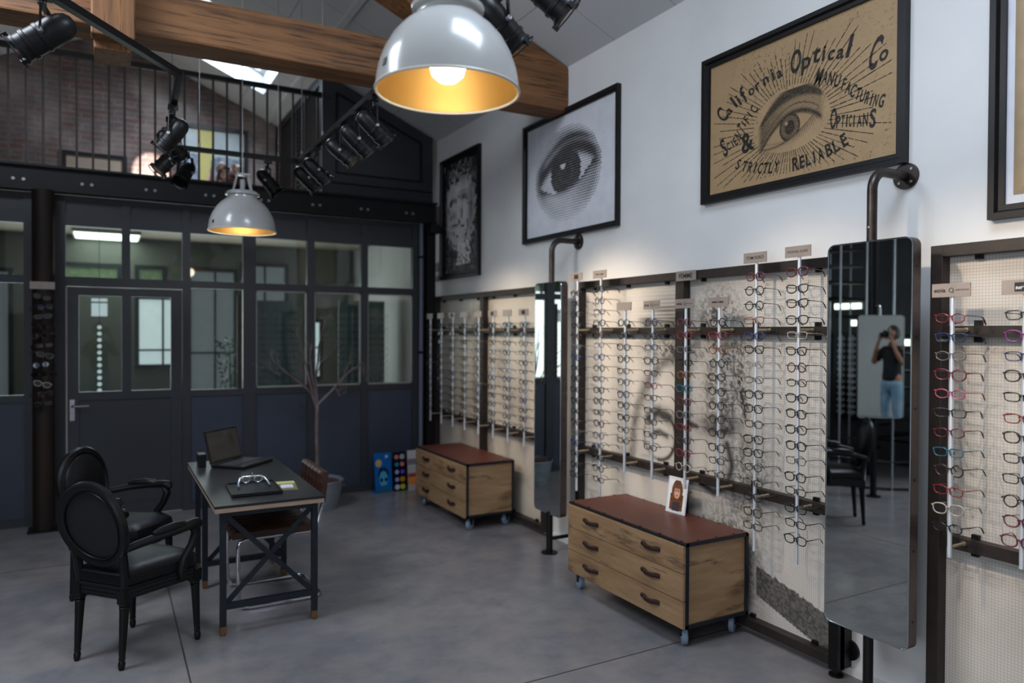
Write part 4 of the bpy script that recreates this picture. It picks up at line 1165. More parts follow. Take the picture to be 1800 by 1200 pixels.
# ================================================================== drawer units on castors
def drawer_unit(label, x0, x1, y0, y1):
    """fronts face -X"""
    t_ = thing('drawer_unit', label, 'chest of drawers', (x0, y0, 0)); D = x1 - x0; Wd = y1 - y0; zb, zt = .112, .553
    MB().box((.03, .012, zb + .01), (D - .012, Wd - .012, zt - .014)).build('carcass', 'oak_x', t_)
    e = .018; mb = MB()
    for (x, y) in ((.012, 0), (.012, Wd - e), (D - e, 0), (D - e, Wd - e)): mb.box((x, y, zb), (x + e, y + e, zt))
    for z in (zb, zt - e):
        for y in (0, Wd - e): mb.box((.012, y, z), (D, y + e, z + e))
        mb.box((D - e, 0, z), (D, Wd, z + e))
    mb.box((.004, 0, zt - .012), (.02, Wd, zt)); mb.box((.012, 0, zb), (.03, Wd, zb + .012))
    mb.build('steel_frame', 'table_steel', t_)
    h3 = (zt - .014 - zb) / 3
    for k in range(3):
        z = zb + k * h3 + .002
        d_ = box('drawer', (-.006, .006, z), (.012, Wd - .006, z + h3 - .004), 'oak_y', t_, bevel=.0015)
        for fy in (.24, .76):
            y = Wd * fy; zz = z + h3 * .55; q = MB()
            q.tube([(-.008, y - .074, zz), (-.011, y - .052, zz), (-.028, y - .026, zz - .003), (-.030, y, zz - .004), (-.028, y + .026, zz - .003), (-.011, y + .052, zz), (-.008, y + .074, zz)], [.013, .0145, .0135, .013, .0135, .0145, .013], 8, flat=.99)
            for v_ in q.bm.verts: v_.co.x = -.006 + (v_.co.x + .006) * .75
            h_ = q.build('handle', 'handle', d_, smooth=True)
            q = MB()
            for s in (-.060, .060): q.tube([(-.0155, y + s, zz), (-.020, y + s, zz)], .004, 8)
            q.build('rivet', 'black', h_)
    box('leather_top', (.012, .004, zt - .003), (D - .004, Wd - .004, zt + .004), 'leather_top', t_, bevel=.002)
    q = MB()
    for k in range(7):
        for x in (.012, D - .012): q.tube([(x, .04 + (Wd - .08) * k / 6, zt + .003), (x, .04 + (Wd - .08) * k / 6, zt + .007)], .006, 8)
    for k in range(3):
        for y in (.012, Wd - .012): q.tube([(.1 + (D - .2) * k / 2, y, zt + .003), (.1 + (D - .2) * k / 2, y, zt + .007)], .006, 8)
    q.build('upholstery_nails', 'black', t_)
    for (x, y) in ((.06, .06), (D - .06, .06), (.06, Wd - .06), (D - .06, Wd - .06)):
        a = rnd.uniform(-.5, .5) + .9; ca, sa = math.cos(a), math.sin(a); cx, cy = x + .018 * ca, y + .018 * sa
        M4 = Matrix.Translation((x, y, 0)) @ Matrix.Rotation(a, 4, 'Z')
        q = MB().box((-.032, -.028, .104), (.032, .028, .112), M4)
        for s in (-1, 1): q.prism([M4 @ Vector(p) for p in ((-.022, s * .019, .1), (.03, s * .019, .1), (.026, s * .019, .044), (.008, s * .019, .044))], M4.to_3x3() @ Vector((0, s * .003, 0)))
        q.tube([M4 @ Vector((.018, -.024, .047)), M4 @ Vector((.018, .024, .047))], .006, 8)
        c_ = q.build('castor', 'black', t_)
        q = MB(); Mw = M4 @ Matrix.Translation((.018, 0, .047)) @ Matrix.Rotation(R(90), 4, 'X')
        q.lathe([(.0, -.012), (.02, -.012), (.022, -.016), (.038, -.016), (.0465, -.011), (.047, -.004), (.047, .004), (.0465, .011), (.038, .016), (.022, .016), (.02, .012), (0, .012)], 28, Mw)
        q.build('wheel', 'rubber', c_, smooth=True)
    return t_


drawer_unit('oak three-drawer chest on castors with a brown leather top, the nearer one', 2.575, 3.03, 2.80, 3.87)
drawer_unit('oak three-drawer chest on castors, the farther one by the dark partition', 2.545, 3.0, 5.335, 6.41)

# photo card standing on the near chest
pc = thing('photo_card', 'small white-bordered photo card of a long-haired woman on the nearer chest', 'photo card', (2.955, 3.30, .5575), R(4))
M4 = Matrix.Rotation(R(9), 4, 'Y')
MB().box((-.002, -.078, 0), (.002, .078, .212), M4).build('card', 'paper', pc)
def portrait(U, V):
    x = U / .065; y = V / .09
    g = np.array([.78, .80, .80])[None, None] * np.ones(U.shape + (1,))
    hair = np.clip(1.3 - np.hypot(x / .72, (y - .18) / .95), 0, 1) > .35
    hair |= (np.abs(x) < .78) & (y < .1) & (y > -.95)
    n = vnoise(U, V, 150, 81)
    g = np.where(hair[..., None], np.array([.12, .045, .02]) * (.6 + 1.2 * n)[..., None], g)
    face = np.hypot(x / .36, (y - .22) / .42) < 1
    g = np.where(face[..., None], np.array([.60, .36, .26]), g)
    for (u, v, su, sv, c) in ((-.15, .32, .10, .045, (.05, .03, .03)), (.15, .32, .10, .045, (.05, .03, .03)), (0, .0, .12, .04, (.4, .04, .05)), (0, .55, .42, .1, (.14, .06, .03))):
        b = np.clip(blob(x, y, u, v, su, sv) * 1.5, 0, 1)[..., None]; g = g * (1 - b) + np.array(c) * b
    body = (y < -.45) & (np.abs(x) < .45); g = np.where(body[..., None], np.array([.05, .04, .05]), g)
    return g
Mi = np.array(M4.to_3x3())
print_mesh('photograph', mt['print_gloss'], pc, -.066, .066, -.09, .09, 50, 70, portrait, lambda U, V: (np.stack([np.full_like(U, -.0028), -U, V + .104], -1) @ Mi.T))
box('easel_back', (.0, -.015, 0), (.05, .015, .003), 'paper', pc)

# ================================================================== table and chairs
TZ = .713
tt = thing('writing_table', 'black topped writing table on a cross-braced blue-grey steel frame', 'table', (.49, 4.05, 0))
tw, tl_ = .575, 1.46
MB().box((0, 0, TZ - .014), (tw, tl_, TZ)).build('table_top', 'table_top', tt, bevel=.0015)
MB().box((.003, .003, TZ - .038), (tw - .003, tl_ - .003, TZ - .0145)).build('plywood_core', 'ply', tt)
e = .032; xa, xb = .052, tw - .038
ys = (.085, .90, 1.30)
for j, y in enumerate(ys):
    for x in (xa, xb):
        l_ = MB().box((x - e / 2, y - e / 2, .05), (x + e / 2, y + e / 2, TZ - .039)).build('leg', 'table_steel', tt)
        MB().box((x - .0165, y - .0165, .012), (x + .0165, y + .0165, .05)).tube([(x, y, 0), (x, y, .012)], .014, 12).build('brass_foot', 'brass', l_)
    if j < 2:
        zb = .155; MB().box((xa + e / 2, y - e / 2, TZ - .075), (xb - e / 2, y + e / 2, TZ - .045)).build('top_rail', 'table_steel', tt)
        MB().box((xa + e / 2, y - e / 2, zb - .016), (xb - e / 2, y + e / 2, zb + .016)).build('foot_rail', 'table_steel', tt)
        q = MB(); q.bar((xa + .012, y - .008, TZ - .07), (xb - .012, y - .008, zb + .01), .008, .028, (1, 0, 0)); q.bar((xb - .012, y + .001, TZ - .07), (xa + .012, y + .001, zb + .01), .008, .028, (1, 0, 0))
        q.build('cross_brace', 'table_steel', tt)
q = MB()
for x in (xa, xb): q.box((x - .014, ys[0] + e / 2, TZ - .07), (x + .014, ys[2] - e / 2, TZ - .041))
q.build('side_rail', 'table_steel', tt)


def medallion_chair(label, loc, rotz):
    """faces +X locally; oval padded back, padded arms, turned legs"""
    t_ = thing('oval_back_armchair', label, 'armchair', loc, rotz, 'black oval-backed armchairs')
    zs = .405
    def turned(x, y, x2, y2, h, splay=0):
        q = MB(); prof = [(.011, 0), (.015, .012), (.017, .03), (.013, .045), (.017, .052), (.0145, .062), (.016, .09), (.022, h * .86), (.024, h * .9), (.019, h * .915), (.026, h * .93), (.026, h * .95), (.021, h * .96), (.0, h * .96)]
        A = Vector((x, y, 0)); B = Vector((x2, y2, h))
        seg = 20; rings = []
        for r, z in prof[:-1]:
            f = z / h; c = A.lerp(B, f)
            rings.append([q.bm.verts.new(c + Vector(((r * (1 - (.10 if (k % 2 and .1 < f < .85) else 0))) * math.cos(6.283 * k / seg), (r * (1 - (.10 if (k % 2 and .1 < f < .85) else 0))) * math.sin(6.283 * k / seg), 0))) for k in range(seg)])
        for a, b in zip(rings, rings[1:]):
            for k in range(seg): q.bm.faces.new((a[k], a[(k + 1) % seg], b[(k + 1) % seg], b[k]))
        q.bm.faces.new(rings[0][::-1]); q.bm.faces.new(rings[-1])
        hh = .05; q.box((x2 - .024, y2 - .024, h * .955), (x2 + .024, y2 + .024, h + hh))
        return q.build('leg', 'chair_black', t_, smooth=True)
    for s in (-1, 1):
        turned(-.02, s * .145, .0, s * .145, .33); turned(.385, s * .225, .375, s * .215, .33)
    # seat rail: rounded trapezium with reeded edge
    def outline(gr):
        P = []
        B = [(-.02, -.165), (.36, -.235), (.43, -.18), (.455, 0), (.43, .18), (.36, .235), (-.02, .165)]
        n = len(B)
        for i in range(n):
            a, b = Vector(B[i]), Vector(B[(i + 1) % n])
            for k in range(4): P.append(a.lerp(b, k / 4))
        c = Vector((.2, 0)); return [c + (p - c) * gr for p in P]
    q = MB(); lev = [(.985, .335), (1.0, .34), (1.0, .352), (.985, .356), (1.0, .360), (1.0, .372), (.985, .376), (1.0, .380), (1.0, .392), (.97, .396)]
    rg = [[q.bm.verts.new((p.x, p.y, z)) for p in outline(g)] for g, z in lev]; m_ = len(rg[0])
    for a, b in zip(rg, rg[1:]):
        for k in range(m_): q.bm.faces.new((a[k], a[(k + 1) % m_], b[(k + 1) % m_], b[k]))
    q.bm.faces.new(rg[0][::-1]); q.bm.faces.new(rg[-1]); q.build('seat_rail', 'chair_black', t_)
    q = MB(); lev = [(.955, .394), (.985, .402), (.985, .42), (.96, .447), (.86, .466), (.64, .478), (.3, .484), (.05, .485)]
    rg = [[q.bm.verts.new((p.x, p.y, z)) for p in outline(g)] for g, z in lev]
    for a, b in zip(rg, rg[1:]):
        for k in range(m_): q.bm.faces.new((a[k], a[(k + 1) % m_], b[(k + 1) % m_], b[k]))
    q.bm.faces.new(rg[0][::-1]); q.bm.faces.new(rg[-1]); q.build('seat', 'leather_black', t_, smooth=True)
    # oval back, slightly reclined and curved
    rc = R(-11); bc = Vector((-.035, 0, .69)); Mb = Matrix.Translation(bc) @ Matrix.Rotation(rc, 4, 'Y')
    ry, rz_ = .196, .196
    n = 40; q = MB(); rings = []
    for k in range(n):
        a = 6.283 * k / n; ca, sa = math.cos(a), math.sin(a)
        row = []
        for (dr, dx) in ((-.020, -.014), (-.010, -.019), (.012, -.021), (.022, -.014), (.024, .008), (.012, .020), (.003, .014), (-.010, .018), (-.020, .010)):
            y = (ry + dr) * ca; z = (rz_ + dr) * sa; x = dx - .9 * y * y * .5
            row.append(q.bm.verts.new(Mb @ Vector((x, y, z))))
        rings.append(row)
    for k in range(n):
        a, b = rings[k], rings[(k + 1) % n]
        for j in range(9): q.bm.faces.new((a[j], a[(j + 1) % 9], b[(j + 1) % 9], b[j]))
    for s in (-1, 1):   # stiles joining the oval to the back legs
        q.tube([Mb @ Vector((-.012, s * .158, -.115)), (-.01, s * .150, .50), (.0, s * .146, .42), (.0, s * .145, .34)], [.019, .021, .022, .023], 8)
    q.build('back_frame', 'chair_black', t_, smooth=True)
    def pad(sgn, d0, d1, mat, nm):
        q = MB(); rows = []
        for f in (1.0, .98, .9, .7, .45, .2):
            dx = d0 + (d1 - d0) * math.sqrt(max(0, 1 - f ** 3))
            rows.append([q.bm.verts.new(Mb @ Vector((sgn * dx - .45 * (f * (ry - .018) * math.cos(6.283 * k / n)) ** 2, f * (ry - .018) * math.cos(6.283 * k / n), f * (rz_ - .018) * math.sin(6.283 * k / n)))) for k in range(n)])
        for a, b in zip(rows, rows[1:]):
            for k in range(n): q.bm.faces.new((a[k], a[(k + 1) % n], b[(k + 1) % n], b[k]))
        q.bm.faces.new(rows[-1]); q.build(nm, mat, t_, smooth=True)
    pad(1, .004, .036, 'leather_black', 'back_cushion'); pad(-1, .004, .012, 'fabric_black', 'back_panel')
    q = MB().tube([Mb @ Vector((-.016 - .45 * ((ry - .024) * math.cos(6.283 * k / n)) ** 2, (ry - .024) * math.cos(6.283 * k / n), (rz_ - .024) * math.sin(6.283 * k / n))) for k in range(n)], .0035, 6, closed=True)
    q.build('piping', 'leather_black', t_, smooth=True)
    for s in (-1, 1):
        q = MB().tube([(-.03, s * .178, .585), (.03, s * .205, .60), (.12, s * .235, .615), (.22, s * .252, .625), (.31, s * .255, .632), (.352, s * .252, .628), (.365, s * .25, .612)], [.018, .020, .021, .023, .026, .029, .020], 10)
        q.ball((.35, s * .252, .622), .026, 14, (1, .8, 1))
        q.tube([(.325, s * .25, .618), (.345, s * .25, .58), (.325, s * .243, .52), (.285, s * .232, .46), (.275, s * .225, .40), (.285, s * .222, .36)], [.020, .023, .021, .021, .024, .022], 10)
        a_ = q.build('armrest', 'chair_black', t_, smooth=True)
        MB().tube([(.09, s * .229, .634), (.13, s * .238, .640), (.20, s * .249, .645), (.255, s * .254, .642), (.28, s * .254, .636)], [.012, .021, .023, .021, .012], 10).build('arm_pad', 'leather_black', a_, smooth=True)
    return t_


medallion_chair('black oval-backed armchair seen from behind, the one nearest the camera', (-.02, 4.065, 0), math.atan2(.655, .755))
medallion_chair('black oval-backed armchair behind the nearest one, turned toward the table', (-.083, 5.20, 0), math.atan2(-.58, .81))

# cantilever chair in brown leather, faces -X under the table
t_ = thing('cantilever_chair', 'brown leather cantilever chair with a chrome tube frame tucked under the table', 'chair', (.63, 4.42, 0))
sw, sz = .50, .445; r = .0115
def seat_y(s): return .0 + .03 if s < 0 else sw - .03
q = MB()
for s in (-1, 1):
    y = seat_y(s)
    q.tube([(.46, y, r)] + [] + [(.10, y, r), (.06, y, .022), (.04, y, .06), (.035, y, .2), (.035, y, .36), (.045, y, .40), (.075, y, sz - .035), (.12, y, sz - .03), (.44, y, sz - .03), (.48, y, sz - .02), (.50, y, sz + .02), (.535, y, .62), (.545, y, .76)], r, 12)
q.tube([(.46, seat_y(-1), r), (.50, seat_y(-1) + .01, r), (.52, seat_y(-1) + .05, r), (.52, seat_y(1) - .05, r), (.50, seat_y(1) - .01, r), (.46, seat_y(1), r)], r, 12)
q.build('tube_frame', 'chrome', t_, smooth=True)
def cushion(mb, x0, x1, y0, y1, z0, z1, nx, ny, tuft, M4=None):
    """channelled pad"""
    M4 = M4 or Matrix.Identity(4); V = {}
    for i in range(nx + 1):
        for j in range(ny + 1):
            fx, fy = i / nx, j / ny; ed = min(min(fx, 1 - fx), min(fy, 1 - fy)) * 12
            h = z1 - tuft * (abs(math.cos(fy * math.pi * 6)) ** 8) * .9 - tuft * (abs(math.cos(fx * math.pi * 4)) ** 8) * .7 - (.010 * (1 - min(1, ed)) ** 2)
            V[i, j] = mb.bm.verts.new(M4 @ Vector((x0 + (x1 - x0) * fx, y0 + (y1 - y0) * fy, h)))
    for i in range(nx):
        for j in range(ny): mb.bm.faces.new((V[i, j], V[i + 1, j], V[i + 1, j + 1], V[i, j + 1]))
    per = [(i, 0) for i in range(nx)] + [(nx, j) for j in range(ny)] + [(i, ny) for i in range(nx, 0, -1)] + [(0, j) for j in range(ny, 0, -1)]
    low = []
    for (i, j) in per: low.append(mb.bm.verts.new(M4 @ Vector((x0 + (x1 - x0) * i / nx, y0 + (y1 - y0) * j / ny, z0))))
    n_ = len(per)
    for k in range(n_): mb.bm.faces.new((V[per[k]], low[k], low[(k + 1) % n_], V[per[(k + 1) % n_]]))
    mb.bm.faces.new(low)
q = MB(); cushion(q, .0, .47, 0, sw, sz - .018, sz + .035, 24, 36, .007); q.build('seat', 'leather_brown', t_, smooth=True)
Mb = Matrix.Translation((.515, 0, .61)) @ Matrix.Rotation(R(-90 + 6), 4, 'Y')
q = MB(); cushion(q, -.02, .165, -.01, sw + .01, -.02, .03, 12, 36, .006, Mb); q.build('backrest', 'leather_brown', t_, smooth=True)

# on the table
lp = thing('laptop', 'open black laptop at the far end of the table', 'laptop', (.725, 5.34, TZ), R(-44))
MB().box((0, -.17, .002), (.25, .17, .02)).build('base', 'black', lp, bevel=.003)
box('keyboard', (.045, -.155, .0205), (.17, .155, .0215), M('key_black', '17171a', .6), lp); box('touchpad', (.185, -.05, .0203), (.24, .05, .0208), M('pad_black', '1c1c1f', .35), lp)
M4 = Matrix.Translation((.0, 0, .02)) @ Matrix.Rotation(R(-14), 4, 'Y')
s_ = MB().box((-.006, -.17, 0), (.004, .17, .225), M4).build('screen', 'black', lp, bevel=.002)
def scr(U, V):
    g = .035 + .02 * vnoise(U, V, 20, 91); d = blob(U, V, .09, .15, .02, .05, 20) + .6 * blob(U, V, -.02, .17, .02, .012)
    return (g * (1 - .6 * np.clip(d, 0, 1)))[..., None] * np.array([1.05, 1, .95])
Ms = np.array(M4.to_3x3()); Mt = np.array(M4.translation)
print_mesh('display', mt['print_gloss'], s_, -.158, .158, .016, .212, 40, 28, scr, lambda U, V: np.stack([np.full_like(U, .0046), U, V], -1) @ Ms.T + Mt)
bx = box('card_holder', (-.025, -.05, 0), (.025, .05, .085), 'black', loc=(.562, 5.33, TZ), bevel=.004); tag(bx, 'small black box behind the laptop on the table', 'box')
tr = thing('presentation_tray', 'flat black leather tray near the front edge of the table', 'tray', (.74, 4.385, TZ), R(-2))
MB().box((-.135, -.17, 0), (.135, .17, .012)).build('base', 'leather_black', tr, bevel=.003)
q = MB()
for a in (((-.135, -.17), (.135, -.162)), ((-.135, .162), (.135, .17)), ((-.135, -.162), (-.127, .162)), ((.127, -.162), (.135, .162))): q.box((a[0][0], a[0][1], .0122), (a[1][0], a[1][1], .018))
q.build('lip', 'leather_black', tr)
tf = thing('trial_frame', 'silver optician\'s trial frame lying on the black tray', 'trial frame', (.755, 4.52, TZ + .0145), R(-4))
q = MB()
q.tube([(-.085, -.13, .008), (-.082, -.06, .014), (-.07, -.005, .03), (-.05, .004, .038), (.05, .004, .038), (.07, -.005, .03), (.082, -.06, .014), (.085, -.13, .008)], [.006, .006, .007, .007, .007, .007, .006, .006], 8, flat=.6)
q.build('frame', 'alu', tf, smooth=True)
for s in (-1, 1):
    q = MB().tube([(s * .034 + .022 * math.cos(a * .524), -.004, .022 + .018 * math.sin(a * .524)) for a in range(12)], .0035, 6, closed=True); q.build('lens_holder', 'alu', tf, smooth=True)
MB().tube([(0, 0, .038), (0, 0, .052)], .004, 8).ball((0, 0, .054), .006, 8).build('screw_knob', 'chrome', tf, smooth=True)
nt = thing('note_card', 'brown folder card with a yellow strip and a white slip on the table', 'note card', (.925, 4.40, TZ), R(-8))
MB().box((-.055, -.12, 0), (.06, .12, .002)).build('folder', 'note', nt); box('yellow_strip', (-.06, .06, .002), (.055, .13, .004), 'yellow', nt); box('white_slip', (-.03, -.06, .002), (.04, .03, .004), 'paper', nt)

# ================================================================== lamps
def pendant(label, x, y, zr, watt):
    t_ = thing('pendant_lamp', label, 'pendant lamp', (x, y, zr)); r = .225
    outer = [(r + .004, 0), (r, .004), (r - .002, .03), (.216, .07), (.200, .115), (.175, .16), (.145, .195), (.112, .222), (.100, .232), (.098, .246), (.113, .25), (.115, .262), (.106, .268), (.098, .276), (.04, .285), (0, .285)]
    MB().lathe(outer, 64).build('shade', 'enamel', t_, smooth=True)
    inner = [(r - .004, .003), (.213, .03), (.210, .07), (.194, .112), (.169, .156), (.139, .19), (.105, .214), (.05, .225), (0, .226)]
    MB().lathe(inner, 64).build('shade_lining', 'gold', t_, smooth=True, fixn=False)
    MB().tube([(r * math.cos(a), r * math.sin(a), .0) for a in [6.2832 * k / 64 for k in range(64)]], .0045, 8, closed=True).build('rim', 'enamel_rim', t_, smooth=True)
    q = MB()
    for s in (-1, 1):
        for s2 in (-1, 1): q.tube([(s * .062, s2 * .03, .272), (s * .05, s2 * .026, .33), (s * .036, s2 * .02, .392)], .0055, 8)
    q.box((-.045, -.03, .388), (.045, .03, .402)); q.tube([(0, 0, .28), (0, 0, .36)], .018, 12)
    q.build('hanger_bracket', 'enamel', t_, smooth=True)
    MB().tube([(0, 0, .40), (0, 0, min(3.335, 9) - zr if 4.7 < y < 5 else zc(x) - zr - .005)], .0035, 6).build('cord', 'white', t_)
    MB().box((-.0, -.0, 0), (.0001, .0001, .0001)).bm.free()
    MB().lathe([(0, .0), (.03, .004), (.05, .022), (.058, .05), (.05, .082), (.03, .11), (.022, .14), (.022, .2)], 24, Matrix.Translation((0, 0, .03))).build('bulb', 'bulb', t_, smooth=True)
    a = math.atan2(-y, -x) - 1.0; M4 = Matrix.Rotation(a, 4, 'Z')
    q = MB(); q.prism([M4 @ Vector(p) for p in ((.2228, -.009, .034), (.2228, .009, .034), (.2182, .009, .056), (.2182, -.009, .056))], M4.to_3x3() @ Vector((.0022, 0, .0006))); q.build('maker_badge', 'steel', t_)
    l = bpy.data.lights.new('pendant_bulb_light', 'POINT'); l.energy = watt; l.color = (1, .87, .68); l.shadow_soft_size = .05
    o = bpy.data.objects.new('pendant_bulb_light', l); COL.objects.link(o); o.parent = t_; o.location = (0, 0, -.03)
pendant('big pale domed pendant lamp with a gold lining at the top, nearest the camera', .941, 2.114, 2.385, 1.3)
pendant('pale domed pendant lamp hanging farther back in front of the glass partition', .833, 5.38, 2.325, 1.8)

# lighting track and spotlights
tz = 3.0
trk = thing('lighting_track', 'black suspended lighting track with four joined runs below the timber beam', 'lighting track', (0, 0, tz))
segs = [((-.62, 2.95), (.343, 4.285)), ((.343, 4.285), (.39, 6.0)), ((.39, 6.0), (1.36, 6.0)), ((1.33, .9), (1.36, 6.0))]
for a, b in segs: MB().bar((a[0], a[1], 0), (b[0], b[1], 0), .036, .034).build('track_bar', 'black', trk)
for (x, y) in ((-.3, 3.39), (.36, 5.0), (.62, 6.0), (1.2, 6.0), (1.34, 3.2), (1.345, 5.2), (1.35, 5.85)):
    MB().tube([(x, y, .017), (x, y, .05)], .008, 8).tube([(x, y, .05), (x, y, zc(x) - tz - .005)], .0022, 6).build('suspension_wire', 'bolt', trk)


def spotlight(label, x, y, d, lit=False, sc=1.0, watt=0, yaw=None, drop=.19):
    t_ = thing('track_spotlight', label, 'spotlight', (x, y, tz), group='black theatre spotlights on the track')
    d = Vector(d).normalized(); side = d.cross(Vector((0, 0, 1))).normalized(); up = side.cross(d)
    M3 = Matrix((side, up, d)).transposed(); c = Vector((0, 0, -drop)); Mb = Matrix.Translation(c) @ M3.to_4x4()
    S_ = sc; prof = [(0, -.115), (.018, -.113), (.036, -.1), (.046, -.078), (.050, -.05), (.050, .0), (.053, .002), (.053, .014), (.050, .016), (.050, .05), (.055, .053), (.055, .066), (.050, .068), (.050, .09), (.056, .092), (.056, .102)]
    MB().lathe([(a * S_, b * S_) for a, b in prof], 28, Mb).lathe([(.052 * S_, .102 * S_), (.047 * S_, .06 * S_), (.02 * S_, .02 * S_), (0, .02 * S_)], 28, Mb).build('body', 'black', t_, smooth=True)
    MB().tube([Mb @ Vector((0, 0, .055 * S_)), Mb @ Vector((0, 0, .06 * S_))], .046 * S_, 24).build('lens', 'lamp_on' if (lit or watt) else 'steel', t_)
    q = MB()
    for k in range(3):
        a = k * 2.094 + .5; q.box((-.008 * S_, .055 * S_, .095 * S_), (.008 * S_, .068 * S_, .118 * S_), Mb @ Matrix.Rotation(a, 4, 'Z'))
    q.tube([Mb @ Vector((.063 * S_ * math.cos(a * .262), .063 * S_ * math.sin(a * .262), .112 * S_)) for a in range(24)], .003 * S_, 6, closed=True)
    q.build('gel_frame', 'black', t_)
    q = MB(); w = .066 * S_
    for s in (-1, 1):
        q.bar(c + side * s * w, Vector((side.x * s * w * .8, side.y * s * w * .8, -drop * .42)), .004, .022 * S_, side)
    q.bar(Vector((-side.x * w * .8, -side.y * w * .8, -drop * .42)), Vector((side.x * w * .8, side.y * w * .8, -drop * .42)), .022 * S_, .004, (0, 0, 1))
    q.tube([(0, 0, -drop * .42), (0, 0, -.03)], .008, 10).box((-.028, -.02, -.045), (.028, .02, -.0175))
    q.build('yoke', 'black', t_)
    for s in (-1, 1): MB().tube([c + side * s * (w - .012), c + side * s * (w + .009)], .009 * S_, 10).build('pivot_bolt', 'bolt', t_)
    if watt:
        l = bpy.data.lights.new('spot_beam', 'SPOT'); l.energy = watt; l.color = (1, .82, .62); l.spot_size = R(54); l.spot_blend = .8; l.shadow_soft_size = .04
        o = bpy.data.objects.new('spot_beam', l); COL.objects.link(o); o.parent = t_; o.location = c + d * .13 * S_
        o.rotation_euler = d.to_track_quat('-Z', 'Y').to_euler()
    return t_


WD = (.75, 0, -.65)
SP = 54
spotlight('large unlit black spotlight at the upper left corner before the brick wall', -.215, 3.49, (-.78, .12, -.60), sc=1.12)
spotlight('black spotlight on the left track run, glowing lens turned down toward the brick', .352, 4.83, (-.55, .25, -.75), lit=True, drop=.2)
spotlight('black spotlight lower on the left track run, its lens glowing over the brick', .375, 5.60, (-.6, -.1, -.75), lit=True)
spotlight('small unlit black spotlight behind the glowing pair on the left track run', .36, 5.12, (.5, .6, -.45))
spotlight('unlit black spotlight under the rear track run, left of the far pendant cord', .52, 5.98, (-.4, -.5, -.7))
spotlight('unlit black spotlight under the rear track run, right of the far pendant lamp', 1.12, 5.99, (.55, -.3, -.75))
for i, (y, lab) in enumerate(((5.68, 'black spotlight at the far end of the right track run'), (5.37, 'black spotlight second from the far end of the right track run'),
                              (4.72, 'black spotlight with a glowing lens midway along the right track run'), (4.39, 'black spotlight just nearer than the glowing one on the right track run'),
                              (4.06, 'black spotlight nearest the big pendant on the visible far side of it'), (2.52, 'black spotlight half hidden behind the right side of the big pendant'),
                              (2.20, 'large black spotlight at the top edge right of the big pendant'))):
    dy = (.05, .0, -.42, -.05, .0, .0, -.35)[i]
    spotlight(lab, 1.345, y, (.75, dy * .8, -.65), lit=(i == 2), watt=SP, drop=.2 if i < 5 else .17, sc=1.0 if i < 5 else 1.05)
spotlight('black spotlight on the right track run above the shop front end', 1.335, 1.25, WD, watt=SP)
# a beam thrown on the gallery's brick wall
l = bpy.data.lights.new('brick_washer', 'SPOT'); l.energy = 260; l.color = (1, .93, .84); l.spot_size = R(26); l.spot_blend = .12; l.shadow_soft_size = .02
gw = thing('gallery_floor_spotlight', 'small black floor spotlight on the gallery lighting the brick wall', 'spotlight', (.42, 8.62, 2.966))
MB().box((-.05, -.05, 0), (.05, .05, .02)).tube([(0, 0, .02), (0, 0, .09)], .01, 8).tube([(0, -.05, .1), (0, .06, .13)], .04, 16).build('body', 'black', gw)
o = bpy.data.objects.new('brick_washer', l); COL.objects.link(o); o.parent = gw; o.location = (0, .08, .15); o.rotation_euler = Vector((.04, .8, .34)).to_track_quat('-Z', 'Y').to_euler()

# ================================================================== gallery things
def flat_picture(name, label, x0, x1, z0, z1, y, fn, nu, nv, fw=.045):
    t_ = thing(name, label, 'picture', ((x0 + x1) / 2, y, (z0 + z1) / 2)); w, h = (x1 - x0) / 2, (z1 - z0) / 2
    q = MB()
    for a in ((-w, -w + fw, -h, h), (w - fw, w, -h, h), (-w + fw, w - fw, -h, -h + fw), (-w + fw, w - fw, h - fw, h)): q.box((a[0], -.03, a[2]), (a[1], 0, a[3]))
    q.build('frame', 'black', t_)
    print_mesh('canvas', mt['print'], t_, -w + fw, w - fw, -h + fw, h - fw, nu, nv, fn, lambda U, V: np.stack([U, np.full_like(U, -.012), V], -1))
def art1(U, V):
    g = np.array([.36, .40, .39])[None, None] * (.9 + .2 * vnoise(U, V, 12, 101))[..., None]
    st = (U > -.19 + (.35 - V) * .05) & (U < .02 - (.35 - V) * .12); g = np.where(st[..., None], np.array([.45, .38, .12]), g)
    lowr = (V < .0 + .08 * vnoise(U, V, 8, 102)) & ~st; g = np.where(lowr[..., None], np.array([.17, .20, .24]) * (.5 + vnoise(U, V, 30, 103))[..., None], g)
    return g
flat_picture('abstract_painting', 'grey and yellow abstract painting on the gallery brick wall', .74, 1.53, 3.30, 4.09, 9.499, art1, 60, 60)
flat_picture('tan_picture', 'dark framed tan picture low on the gallery brick wall', -.43, .21, 3.16, 3.62, 9.499, lambda U, V: np.array([.30, .23, .17])[None, None] * (.8 + .4 * vnoise(U, V, 9, 104))[..., None], 30, 24)
cs = thing('patterned_cushion', 'mottled cream and brown bundle on the gallery floor behind the railing', 'cushion', (1.06, 7.62, 2.966))
q = MB(); q.ball((0, 0, .13), .14, 20, (.95, .6, .95)); q.ball((-.06, -.02, .24), .07, 14, (1, .8, .8)); q.ball((.07, 0, .25), .06, 14)
for v_ in q.bm.verts: v_.co *= 1 + .06 * math.sin(v_.co.x * 60) * math.sin(v_.co.z * 50)
t = NT('mottled_cloth'); vv = t.coord((1, 1, 1)); t.l(t.ramp(t.noise(vv, 11, 3), [(.38, '1d120e'), (.48, '5a2a20'), (.56, 'b39c84'), (.7, '3a281e')]), t.b.inputs['Base Color'])
q.build('body', t.m, cs, smooth=True)
rp = thing('red_pennant', 'narrow upright red folded pennant beside the mottled bundle', 'pennant', (.905, 7.62, 2.966))
